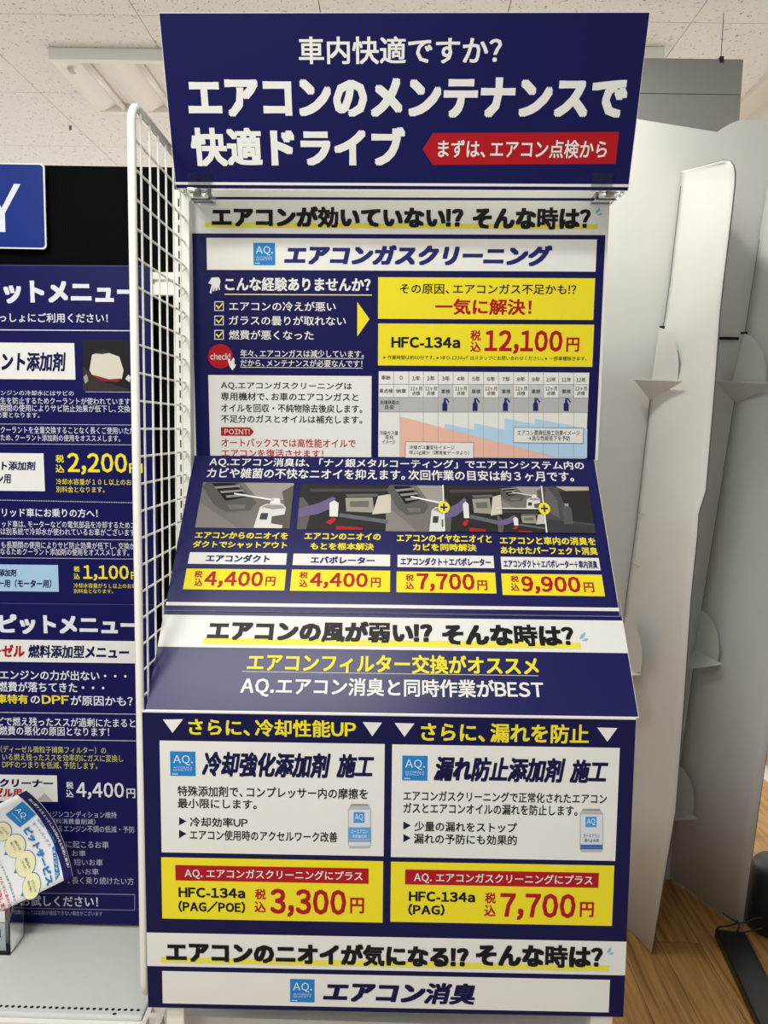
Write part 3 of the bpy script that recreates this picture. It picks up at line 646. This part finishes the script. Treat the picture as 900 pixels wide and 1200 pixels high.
# ------------------------------------------------------------------ left black board, label, posters
tag(bevel(mesh('black_backing_board', *boxv(-1.6, 1.672, .345, -.47, 1.680, 2.036), corr), .001), 'black corrugated plastic board standing behind the left posters', 'board')
ys = thing('blue_letter_sign', 'blue rounded plate with a thin white letter Y, fixed high on the black board', 'sign', (-1.0, 1.66, 1.86))
b_ = Board(ys, aty(0, 292, 1.655), aty(0, 292, 1.655) + V((1, 0, 0)), aty(0, 191, 1.655))
u1, v0 = b_.uv(54.5, 292); _, v1 = b_.uv(50, 191.5); v0 = b_.uv(50, 292)[1]
def rrect(b, u0, v0, u1, v1, r, n0, n1, name, m, parent):
    pts = []
    for cx, cy, a0 in ((u1 - r, v1 - r, 0), (u0 + r, v1 - r, 90), (u0 + r, v0 + r, 180), (u1 - r, v0 + r, 270)):
        for k in range(5): a = math.radians(a0 + k * 22.5); pts.append((cx + r * math.cos(a), cy + r * math.sin(a)))
    n = len(pts); vs = [b.P(x, y, n0) for x, y in pts] + [b.P(x, y, n1) for x, y in pts]
    fs = [tuple(range(n))[::-1], tuple(range(n, 2 * n))] + [(i, (i + 1) % n, n + (i + 1) % n, n + i) for i in range(n)]
    return mesh(name, vs, fs, m, parent)
rrect(b_, -.60, v0, u1, v1, .008, -.003, 0, 'plate', white_board, ys)
rrect(b_, -.597, v0 + .003, u1 - .003, v1 - .003, .007, 0, .0006, 'blue_face', ink((18, 44, 122)), ys)
b_.text('letter', 'Y', [('Y', -78, 808, 94, 1020, .002)], (214, 220, 228), 3)

def poster(name, label, ytop, ybot, yy):
    z1 = aty(120, ytop, yy).z; z0 = aty(120, ybot, yy).z
    t = thing(name, label, 'poster', (-.8, yy, z0))
    b = Board(t, V((-1.2, yy, z0 - .004)), V((-.512, yy, z0 + .004)), V((-1.2, yy, z1 - .004)))
    slab('sheet', b, 0, 0, .688, z1 - z0, .0015, ink((60, 62, 120)), t)
    b.rectuv('navy_print', 0, 0, .6875, z1 - z0 - .002, BLUE2, 1)
    return t, b
LW = (214, 218, 224)
t, b = poster('coolant_menu_poster', 'upper navy menu poster left of the mesh with yellow prices and a small reservoir photo', 312.5, 708, 1.650)
b.text('headline_lettering', 'L1', [('ピットメニュー', -112, 190, 808, 330)], LW, 2, w=.05)
b.text('lettering', 'L1', [('いっしょにご利用ください！', -62, 385, 632, 440)], LW, 2, w=.012)
b.rect('rule_line', 'L1', (-60, 483, 800, 488), LW, 2)
p = b.rect('title_panel', 'L1', [(-300, 550), (439, 566), (-300, 764), (440, 779)], WHITE, 2)
b.text('title_lettering', 'L1', [('ーラント添加剤', -145, 612, 388, 725)], BLUE2, 3, p, w=.045, sh=.15)
b.polys('printed_photo', 'L1', [([(487, 540), (800, 545), (800, 845), (487, 838)], (30, 30, 34)), ([(487, 700), (620, 790), (800, 845), (487, 838)], (52, 46, 44), .5),
        ([(525, 720), (540, 630), (600, 605), (700, 640), (725, 720), (715, 770), (640, 775), (540, 745)], (206, 200, 184), 1), ([(540, 745), (640, 772), (712, 768), (690, 790), (610, 782), (545, 757)], (140, 34, 40), 1.5),
        ([(735, 770), (752, 745), (770, 760), (760, 790)], (200, 200, 200), 1.5), ([(545, 620), (600, 595), (660, 615), (600, 625)], (44, 44, 50), 2), ([(490, 760), (510, 740), (520, 780), (500, 800)], (150, 146, 130), 1.5)], 2, None)
b.rect('rule_line', 'L1', (500, 846, 800, 848), LW, 2)
b.text('lettering', 'L1', [('エンジンの冷却水にはサビの', -32, 838, 433, 868), ('発生を防止するためクーラントが使われていますが', -35, 880, 800, 920), ('長期間の使用によりサビ防止効果が低下し、交換が', -35, 922, 800, 964), ('必要となります。', -20, 966, 232, 998),
        ('クーラントを全量交換することなく長くご使用いただく', 5, 1050, 815, 1092), ('ため、クーラント添加剤の使用をオススメします。', 5, 1097, 705, 1136)], LW, 2, w=.0)
b.rect('rule_line', 'L1', (-60, 1036, 800, 1038), LW, 2); b.rect('rule_line', 'L1', (-60, 1152, 800, 1154), LW, 2)
p = b.rect('name_panel', 'L2', [(-300, 148), (259, 160), (-300, 370), (261, 380)], WHITE, 2)
b.text('title_lettering', 'L2', [('ラント添加剤', -105, 202, 210, 255), ('ソリン用', -110, 278, 66, 332)], BLUE2, 3, p, w=.04, sh=.1)
b.text('price_lettering', 'L2', [('税', 327, 165, 375, 210), ('込', 327, 222, 377, 268), ('2,200', 396, 155, 745, 282), ('円', 757, 215, 835, 272)], YEL, 2, w=.022)
b.text('yellow_lettering', 'L2', [('冷却水容量が１０Ｌ以上のお車', 330, 306, 805, 342), ('別料金となります。', 330, 350, 613, 386), ('冷却水容量が５Ｌ以上のお車', 433, 918, 800, 946), ('別料金となります。', 433, 951, 663, 976)], YEL, 2, w=.0)
b.polys('dotted_line', 'L2', [([(x, 428 + x * .02), (x + 5, 428 + x * .02), (x + 5, 432 + x * .02), (x, 432 + x * .02)], LW) for x in range(-40, 790, 10)], 2, None)
b.text('lettering', 'L2', [('ブリッド車にお乗りの方へ！', -42, 478, 572, 530, .016)], LW, 2)
b.text('lettering', 'L2', [('リッド車は、モーターなどの電気部品を冷却するためエ', -20, 553, 795, 594), ('は別系統で冷却水が使われているお車がございます', 5, 595, 792, 637), ('も長期間の使用によりサビ防止効果が低下し、交換が', 8, 675, 792, 716), ('になるためクーラント添加剤の使用をオススメします。', -28, 714, 757, 754)], LW, 2, w=.0)
b.rect('rule_line', 'L2', (-60, 658, 800, 660), LW, 2); b.rect('rule_line', 'L2', (-60, 770, 800, 772), LW, 2)
p = b.rect('name_panel', 'L2', [(-300, 802), (341, 812), (-300, 960), (345, 967)], (158, 190, 214), 2)
b.text('title_lettering', 'L2', [('添加剤', -5, 834, 98, 877), ('ー用（モーター用）', -10, 894, 302, 942)], BLUE2, 3, p, w=.038, sh=.1)
b.text('price_lettering', 'L2', [('税', 433, 818, 467, 850), ('込', 433, 859, 468, 893), ('1,100', 488, 812, 755, 903), ('円', 768, 850, 822, 895)], YEL, 2, w=.022)
t, b = poster('diesel_menu_poster', 'lower navy menu poster behind the leaflet holder with a white price', 709, 1084, 1.648)
b.text('headline_lettering', 'L3', [('ピットメニュー', -2, 2, 815, 117)], LW, 2, w=.05)
p = b.rect('title_panel', 'L3', [(-300, 140), (830, 160), (-300, 268), (830, 291)], WHITE, 2)
b.text('red_lettering', 'L3', [('ーゼル', -52, 176, 145, 248)], RED, 3, p, w=.045, sh=.1)
b.text('title_lettering', 'L3', [('燃料添加型メニュー', 165, 180, 757, 257)], BLUE2, 3, p, w=.045, sh=.1)
b.text('lettering', 'L3', [('エンジンの力が出ない・・・', 0, 328, 742, 386), ('燃費が落ちてきた・・・', -12, 396, 612, 456), ('の', 180, 476, 235, 522), ('が原因かも？', 415, 476, 778, 535)], LW, 2, w=.016)
b.text('yellow_lettering', 'L3', [('車特有', -18, 468, 165, 522), ('DPF', 246, 474, 405, 524)], YEL, 2, w=.026)
b.rect('rule_line', 'L3', (-60, 577, 820, 580), LW, 2); b.rect('rule_line', 'L3', (-60, 733, 820, 736), LW, 2)
b.text('lettering', 'L3', [('どで燃え残ったススが過剰にたまると', -15, 605, 793, 657), ('燃費の悪化の原因となります！', -2, 657, 640, 710)], LW, 2, w=.012)
b.text('yellow_lettering', 'L3', [('（ディーゼル微粒子捕集フィルター）の', 5, 772, 622, 812), ('いる燃え残ったススを効率的にガスに変換し', 15, 818, 722, 860), ('DPFのつまりを低減、予防します。', 15, 862, 572, 903)], (196, 190, 96), 2, w=.002)
p = b.rect('name_panel', 'L3', [(-300, 930), (336, 946), (-300, 1085), (337, 1100)], WHITE, 2)
b.text('title_lettering', 'L3', [('ジンクリーナー', -130, 962, 312, 1010)], BLUE2, 3, p, w=.045, sh=.1)
b.text('red_lettering', 'L3', [('ーゼル用', -90, 1016, 130, 1070)], RED, 3, p, w=.045, sh=.1)
b.polys('grey_triangle', 'L3', [([(215, 1090), (262, 1045), (310, 1092)], (176, 176, 178))], 3, p)
b.text('price_lettering', 'L3', [('税', 388, 980, 430, 1021), ('込', 388, 1028, 430, 1070), ('4,400', 448, 984, 727, 1082), ('円', 742, 1020, 793, 1076)], LW, 2, w=.02)
b.text('lettering', 'L4', [('エンジンコンディション維持', 190, 202, 547, 232), ('（燃料消費量削減）', 222, 236, 447, 263), ('よるエンジン不調の低減・予防', 245, 270, 630, 301), ('に起こるお車', 310, 342, 510, 375), ('お車', 338, 385, 402, 413), ('短いお車', 347, 426, 482, 457),
        ('いお車', 365, 470, 463, 500), ('、長く乗り続けたい方', 318, 511, 627, 545)], (176, 180, 196), 2, w=.0)
b.polys('outline_box', 'L4', [([(40, 581), (633, 591), (633, 667), (40, 656)], (140, 144, 176)), ([(43, 584), (630, 594), (630, 664), (43, 653)], BLUE2, 1)], 2, None)
b.text('lettering', 'L4', [('お試しください！', 100, 597, 460, 648)], (200, 204, 214), 4, w=.02)
b.text('lettering', 'L4', [('によっては効果が確認できない場合がございます', 90, 668, 480, 690)], (150, 154, 176), 2, w=.0)

# ------------------------------------------------------------------ mesh side panel
ms = thing('mesh_side_panel', 'tall white wire mesh panel with rounded tube frame left of the signs', 'rack', (-.449, 1.31, 0))
XM = -.449; zt = 1.5 + .530; zb = .425; yf = 1.328; yb = 1.643
r = .0072; pts = [(XM, yb, zt)]; R_ = .035
for k in range(7): a = math.radians(90 + k * 15); pts.append((XM, yf + R_ + R_ * math.cos(a) * 1, zt - R_ + R_ * math.sin(a)))
for k in range(7): a = math.radians(180 + k * 15); pts.append((XM, yf + R_ + R_ * math.cos(a), zb + R_ + R_ * math.sin(a)))
pts.append((XM, yb, zb))
mesh('frame', *tubev(pts, r, 12), white_paint, ms, True)
z = 1.5 - .009 + .0484 * 10
wires_h = None
def inst(name, me, parent, loc):
    o = linkobj(name, me, parent); o.location = V(loc) - parent.location; return o
me1 = bpy.data.meshes.new('wire'); vs, fs = tubev([(0, yf + .008 - 1.31, 0), (0, yb - 1.31, 0)], .0021, 6); me1.from_pydata([tuple(v) for v in vs], [], fs); me1.materials.append(white_paint)
me2 = bpy.data.meshes.new('wire'); vs, fs = tubev([(0, 0, zb), (0, 0, zt - .008)], .0021, 6); me2.from_pydata([tuple(v) for v in vs], [], fs); me2.materials.append(white_paint)
while z > zb + .02:
    inst('wire', me1, ms, (XM, 1.31, z)); z -= .0484
for y in (1.362, 1.41, 1.458, 1.506, 1.554, 1.602):
    inst('wire', me2, ms, (XM + .0042, y, 0))
m_ = MB()
for z in (1.5 - .009 + .0484 * k for k in range(-8, 8)):
    m_.add(tubev([(XM, yb - .004, z), (XM + .004, yb - .002, z - .004), (XM + .002, yb - .02, z - .016)], .0018, 5))
m_.build('wire_hooks', white_paint, ms)['kind'] = 'stuff'

# ------------------------------------------------------------------ leaflet holder and leaflets
hz = .342
LEAF = 3.0
hd = thing('leaflet_holder', 'clear acrylic leaflet holder standing on the left white shelf', 'holder', (-.92, 1.55, hz))
hx0, hx1, hy0, hy1 = -1.05, -.816, 1.548, 1.612
mesh('base_plate', *boxv(hx0, hy0, hz, hx1, hy1, hz + .003), acrylic, hd)
mesh('front_panel', *boxv(hx0, hy0, hz + .003, hx1, hy0 + .003, hz + .075), acrylic, hd)
mesh('back_panel', *boxv(hx0, hy1 - .003, hz + .003, hx1, hy1, hz + .17), acrylic, hd)
for xs in (hx0, hx1 - .003):
    vs = [(x, y, z) for x in (xs, xs + .003) for y, z in ((hy0 + .003, hz + .003), (hy1 - .003, hz + .003), (hy1 - .003, hz + .15), (hy0 + .003, hz + .075))]
    mesh('side_panel', vs, [(0, 1, 2, 3), (7, 6, 5, 4), (0, 4, 5, 1), (1, 5, 6, 2), (2, 6, 7, 3), (3, 7, 4, 0)], acrylic, hd)
for k, (dy, hgt, lab) in enumerate(((.010, .095, 'front white leaflet standing in the acrylic holder'), (.034, .135, 'middle white leaflet standing in the acrylic holder'), (.046, .14, 'rear white leaflet standing in the acrylic holder'))):
    o = tag(mesh('standing_leaflet', *boxv(hx0 + .008, hy0 + dy, hz + .004, hx1 - .014 - .004 * k, hy0 + dy + .0012, hz + hgt), paper), lab, 'leaflet', 'leaflets standing in the holder')
    if k == 0:
        mm = MB(); mm.box(-.86, hy0 + dy - .0004, hz + .035, -.84, hy0 + dy, hz + .055); mm.box(-.875, hy0 + dy - .0004, hz + .01, -.845, hy0 + dy, hz + .02)
        mm.build('print_marks', ink((60, 62, 80)), o)
class Leaf(Board):
    def P(s, u, v, n=0):
        p = s.O + s.U * u + s.V * v + s.N * n
        k = max(0, min(1, u / s.w)); q = max(-.2, min(1, v / s.h)); p = p + V((0, 1, 0)) * (.030 * 4 * k * (1 - k) * (.35 + .65 * q) - .012 * k * k)
        return p
    def text2(s, name, t, a, b, hpx, color, lay, w, sh=0):
        """text from view point a to b (bottom line ends), glyph height hpx view pixels"""
        ua, va = s.uv(*px('LF', *a)); ub, vb = s.uv(*px('LF', *b)); d = V((ub - ua, vb - va)); L = d.length; d /= L; nn = V((-d.y, d.x))
        hh_ = hpx * L / math.dist(a, b); gv, gf = glyphs(t, w, sh)
        return mesh(name, [s.P(ua + d.x * L * x + nn.x * hh_ * y, va + d.y * L * x + nn.y * hh_ * y, lay * LAY * 2.2 + z) for x, y, z in gv], gf, ink(color), s.root)
lt = thing('tilted_leaflet', 'white leaflet with navy curved top edge leaning sideways out of the holder', 'leaflet', (-.85, 1.58, hz + .1))
Y0 = 1.575
ptl, ptr = aty(31, 926, Y0), aty(88, 1023, Y0); ex = (ptr - ptl).normalized(); n_ = V((0, -1, 0)); ey = n_.cross(ex)
if ey.z < 0: ey = -ey
lh = .285; lw = (ptr - ptl).length
Lf = Leaf(lt, ptl - ey * lh, ptr - ey * lh, ptl); Lf.w = lw; Lf.h = lh; Lf.N = V((0, -1, 0)); Lf.U = ex; Lf.V = ey
def sheet(name, u0, v0, u1, v1, color, lay, nu=14, nv=8, th=0):
    vs = [Lf.P(u0 + (u1 - u0) * i / nu, v0 + (v1 - v0) * j / nv, lay * LAY * 2.2) for j in range(nv + 1) for i in range(nu + 1)]
    fs = [(j * (nu + 1) + i, j * (nu + 1) + i + 1, (j + 1) * (nu + 1) + i + 1, (j + 1) * (nu + 1) + i) for j in range(nv) for i in range(nu)]
    return mesh(name, vs, fs, color if not isinstance(color, tuple) else ink(color), lt, True)
o = sheet('page', 0, .02, lw, lh, paper, 0); md = o.modifiers.new('thickness', 'SOLIDIFY'); md.thickness = .0006; md.offset = 0
sheet('navy_edge_print', 0, lh - .022, lw, lh, (28, 28, 84), 1.5, nv=1)
Lf.text2('edge_lettering', '車に関するちょっとしたお悩みをお気軽に解決！', (186, 112), (478, 575), 20, WHITE, 5, .006)
def lpoly(name, pts, color, lay, par=None):
    q = [Lf.uv(*px('LF', *p)) for p in pts]; return mesh(name, [Lf.P(a, b, lay * LAY * 2.2) for a, b in q], [tuple(range(len(q)))], ink(color), par or lt)
lg = lpoly('logo', [(22, 225), (145, 128), (222, 240), (108, 330)], LOGO, 2)
Lf.text2('logo_lettering', 'AQ.', (85, 192), (140, 272), 46, (225, 236, 244), 7, 0)
Lf.text2('logo_lettering', 'AUTOBACS', (66, 210), (120, 290), 9, (225, 236, 244), 7, 0)
Lf.text2('lettering', '低価格・高品質の', (222, 280), (355, 445), 22, (70, 140, 196), 3, .004)
Lf.text2('lettering', 'オートバックス', (190, 305), (318, 466), 24, (60, 130, 190), 3, .008)
lpoly('blue_tab', [(340, 470), (362, 455), (428, 620), (405, 655)], LOGO, 2)
Lf.text2('tab_lettering', 'オリジナル', (345, 478), (405, 635), 22, WHITE, 6, .01)
Lf.text2('title_lettering', 'ピットサービス', (128, 350), (345, 690), 58, (36, 122, 186), 4, .055)
for cx, cy, rr, a_, b2_ in ((-8, 350, 58, 'クルマの', '音が…'), (78, 458, 70, '雨の日', '見にくい…'), (160, 573, 72, '車内の', 'ニオイが…'), (229, 702, 66, 'エアコンの', '効きが悪い…')):
    lpoly('bubble_outline', circ(cx, cy, rr + 4, rr + 14, 24), (90, 130, 160), 2); lpoly('bubble_outline', [(cx - rr * .9, cy + 30), (cx - rr * 1.1, cy + 62), (cx - rr * .5, cy + 62)], (90, 130, 160), 2)
    lpoly('speech_bubble', circ(cx, cy, rr, rr + 10, 24), (228, 224, 180), 3)
    Lf.text2('bubble_lettering', a_, (cx - 8, cy - 36), (cx + 34, cy + 26), 17, (50, 60, 70), 7, .006)
    Lf.text2('bubble_lettering', b2_, (cx - 36, cy - 28), (cx + 10, cy + 44), 17, (50, 60, 70), 7, .006)
Lf.text2('lettering', 'メンテナンスのプロのスタッフが', (-40, 560), (142, 838), 18, BLK, 3, .008)
Lf.text2('red_lettering', 'おクルマにあわせて', (-45, 640), (100, 862), 24, (190, 60, 50), 3, .008)
Lf.text2('red_lettering', '解決します！', (-40, 735), (52, 885), 34, (196, 44, 40), 3, .024)
lpoly('printed_car', [(-30, 870), (-5, 835), (15, 850), (32, 900), (36, 960), (20, 985), (0, 960)], (70, 72, 78), 2)
lpoly('printed_car_light', [(0, 880), (12, 885), (22, 930), (16, 950)], (190, 194, 200), 3)

# ------------------------------------------------------------------ cardboard backdrop with easel wings
cb = thing('cardboard_display_back', 'large white cardboard display seen from behind with folded support wings, right of the signs', 'display', (.95, 2.45, 0))
def ext(name, pts, y0, y1, m, parent):
    n = len(pts); vs = [(x, y0, z) for x, z in pts] + [(x, y1, z) for x, z in pts]
    return mesh(name, vs, [tuple(range(n)), tuple(range(n, 2 * n))[::-1]] + [(i, n + i, n + (i + 1) % n, (i + 1) % n) for i in range(n)], m, parent)
P = lambda x, y, d=2.47: (aty(x, y, d).x, aty(x, y, d).z)
out = [(.30, .0), (.98, .0), (1.14, 1.0), (1.33, 2.0), P(925, 175), P(913, 155), P(900, 145), P(887.6, 141), P(873, 140), P(864, 141.7), P(855.6, 144.9), P(847, 150), P(840.4, 154.7), P(750, 140), (.42, 2.52)]
ext('back_panel', out[::-1], 2.47, 2.474, card_white, cb)
def ruled(name, fold, outer, yf_, yo, n, bulge, parent):
    vs = []; N = len(fold)
    for i in range(N):
        a = aty(*fold[i][:2], fold[i][2] if len(fold[i]) > 2 else yf_); b = aty(*outer[i][:2], outer[i][2] if len(outer[i]) > 2 else yo)
        a.z = max(a.z, .002); b.z = max(b.z, .002)
        d = (b - a).cross(V((0, 0, 1))).normalized()
        for k in range(n + 1): s_ = k / n; vs.append(a.lerp(b, s_) + d * bulge * math.sin(s_ * math.pi * 2) * min(1, max(0, i - 3) / 4))
    fs = [(i * (n + 1) + k, i * (n + 1) + k + 1, (i + 1) * (n + 1) + k + 1, (i + 1) * (n + 1) + k) for i in range(N - 1) for k in range(n)]
    o = mesh(name, vs, fs, [card_white, card_edge], parent, True); md = o.modifiers.new('board', 'SOLIDIFY'); md.thickness = .004; md.offset = 0; md.material_offset_rim = 1
    return o
f1 = [(798.7, 201), (798.6, 203), (798.5, 206), (798.2, 210), (797.6, 218), (795, 243), (785, 330), (780, 367), (764, 450), (750, 575), (747, 602), (744, 627), (734, 700), (722, 825), (708, 950), (692, 1048, 2.372)]
o1 = [(846.7, 187.5, 2.17), (855.9, 188.4, 2.14), (860, 193.8), (861.8, 202), (861.5, 215), (858.5, 243), (848, 330), (844, 367), (838, 450), (827.5, 575), (819, 602), (817.5, 627), (810, 700), (801.7, 825), (792, 950, 2.1), (764, 1118, 2.089)]
ruled('support_wing', f1, o1, 2.466, 2.12, 8, .007, cb)
f2 = [(899, 222), (898, 226), (897, 235), (890, 280), (873, 390), (850, 540), (822, 716), (797, 898), (782, 1028, 2.481)]
o2 = [(985, 190, 2.3), (1000, 197), (1005, 215), (1003, 280), (985, 390), (955, 560), (925, 716), (896, 900), (870, 1088, 2.218)]
ruled('support_wing', f2, o2, 2.466, 2.21, 8, -.004, cb)
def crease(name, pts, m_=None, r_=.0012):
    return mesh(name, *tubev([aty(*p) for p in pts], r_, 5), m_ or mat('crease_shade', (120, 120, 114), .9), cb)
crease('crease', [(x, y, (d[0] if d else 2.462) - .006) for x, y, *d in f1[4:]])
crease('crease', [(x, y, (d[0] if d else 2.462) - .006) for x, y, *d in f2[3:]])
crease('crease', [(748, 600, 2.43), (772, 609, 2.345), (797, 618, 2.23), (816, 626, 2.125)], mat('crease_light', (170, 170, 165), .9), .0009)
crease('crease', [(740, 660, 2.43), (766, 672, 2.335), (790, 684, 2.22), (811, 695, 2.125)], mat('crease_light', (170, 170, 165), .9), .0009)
def tab(F_, P_, W_, gus, yl, yr):
    a, b_, c = [aty(*q) for q in (F_, P_, W_)]; up_ = V((0, 0, .003))
    mesh('lock_tab', [a, b_, c, a + up_, b_ + up_, c + up_], [(0, 1, 2), (5, 4, 3), (0, 3, 4, 1), (1, 4, 5, 2), (2, 5, 3, 0)], card_white, cb)
    x0 = min(p[0] for p in gus); x1 = max(p[0] for p in gus); vs = [aty(x, y, yl + (yr - yl) * (x - x0) / (x1 - x0)) for x, y in gus]; n = len(vs)
    d = V((0, .003, 0)); mesh('lock_flap', vs + [v + d for v in vs], [tuple(range(n)), tuple(range(n, 2 * n))[::-1]] + [(i, n + i, n + (i + 1) % n, (i + 1) % n) for i in range(n)], card_white, cb)
tab((762, 470, 2.462), (743, 445, 2.44), (800, 447, 2.26), [(773, 384), (780, 386), (787, 393), (792, 403), (795, 418), (795.5, 430), (794, 446), (764, 446)], 2.44, 2.30)
tab((733, 770, 2.44), (712, 795, 2.40), (752, 791, 2.26), [(733, 722), (741, 727), (748, 742), (752, 758), (752.5, 772), (751, 788), (724, 788)], 2.42, 2.25)
tab((862, 473, 2.462), (838, 447, 2.44), (908, 450, 2.30), [(873, 391), (880, 394), (888, 402), (895, 416), (898, 430), (898, 448), (858, 448)], 2.445, 2.36)
tab((814, 762, 2.44), (796, 786, 2.40), (846, 779, 2.30), [(822, 715), (830, 720), (838, 733), (842, 748), (843, 762), (841, 777), (812, 780)], 2.44, 2.34)
tab((797, 945, 2.44), (780, 963, 2.40), (817, 960, 2.31), [(797, 898), (804, 905), (810, 917), (813, 932), (813, 946), (812, 957), (786, 958)], 2.44, 2.37)
for x0, x1, y0, y1, d in ((773, 779, 382, 386, 2.40), (843, 866, 395, 398, 2.46), (868, 876, 389, 391.5, 2.43)):
    a = aty(x0, y1, d); c = aty(x1, y0, d); mesh('slit', *boxv(a.x, d, a.z, c.x, d + .002, c.z), dk, cb)
# crease tape on the first wing
a0, a1 = V(aty(747, 602, 2.45)), V(aty(819, 624, 2.112))
tp = [aty(747.5, 600, 2.446), aty(818.5, 617, 2.108), aty(817.8, 628, 2.108), aty(744.5, 611, 2.446)]

# ------------------------------------------------------------------ black stand foot, cables, black canister at the right edge
bs = thing('black_display_stand', 'black metal stand whose flat foot bar lies on the wooden floor, lower right', 'stand', atz(870, 1130, 0))
tp = [atz(838, 1086, .035), atz(873, 1090, .035), atz(915, 1170, .035), atz(925, 1240, .035), atz(897, 1212, .035)]
bt = [V((p.x, p.y, .0005)) for p in tp]; n = len(tp)
bevel(mesh('foot_bar', [V((p.x, p.y, .03)) for p in tp] + bt, [tuple(range(n))[::-1], tuple(range(n, 2 * n))] + [(i, (i + 1) % n, n + (i + 1) % n, n + i) for i in range(n)], mat('black_metal', (22, 24, 26), .35, .3, noise=.1), bs), .003)
blk = mat('black_metal', (22, 24, 26), .35)
bevel(mesh('light_block_panel', *boxv(.86, 1.56, .08, 1.41, 1.60, 1.98), blk, bs), .004)  # unseen panel added to keep light off the lower cardboard wing
for x in (.90, 1.34): mesh('block_panel_foot', *boxv(x, 1.50, .0, x + .05, 1.66, .08), blk, bs)  # feet of the added panel, out of view too
cv = [[(893, 1076, 2.13), (884, 1076, 2.14), (875, 1081, 2.13), (865, 1082, 2.13), (858, 1077, 2.13), (847, 1070, 2.14)], [(893, 1088, 2.10), (880, 1091, 2.11), (868, 1093, 2.12), (850, 1091, 2.14), (839, 1089, 2.15), (843, 1086, 2.15), (855, 1085, 2.14), (866, 1081, 2.13)], [(864, 1078, 2.13), (867, 1084, 2.12), (864, 1092, 2.12)]]
for c, lab in zip(cv, ('upper thin black cable curling above the black foot bar', 'lower black cable looped around the end of the foot bar', 'short black cable tie crossing the two cables')):
    q = [aty(*p) for p in c]; pp = []
    for i in range(len(q) - 1):
        for k in range(4): pp.append(q[i].lerp(q[i + 1], k / 4))
    pp.append(q[-1])
    for _ in range(2): pp = [pp[0]] + [(pp[i - 1] + pp[i] * 2 + pp[i + 1]) / 4 for i in range(1, len(pp) - 1)] + [pp[-1]]
    tag(mesh('cable', *tubev(pp, .0024, 6), black_plastic, None, True), lab, 'cable', 'black cables by the stand foot')
c0 = atz(893, 1108, 0); cx, cy = c0.x + .10, c0.y + .10
prof = [(.0, 0), (.094, 0), (.105, .008), (.109, .03), (.104, .09), (.098, .15), (.092, .18), (.082, .195), (0, .2)]
vs = []; NN = 28
for rr, zz in prof:
    for k in range(NN): vs.append((cx + rr * math.cos(2 * math.pi * k / NN), cy + rr * math.sin(2 * math.pi * k / NN), zz))
fs = [(i * NN + k, i * NN + (k + 1) % NN, (i + 1) * NN + (k + 1) % NN, (i + 1) * NN + k) for i in range(len(prof) - 1) for k in range(NN)]
tag(mesh('black_canister', vs, fs, black_plastic, None, True), 'rounded black plastic base cut off by the right edge, beside the foot bar', 'container')
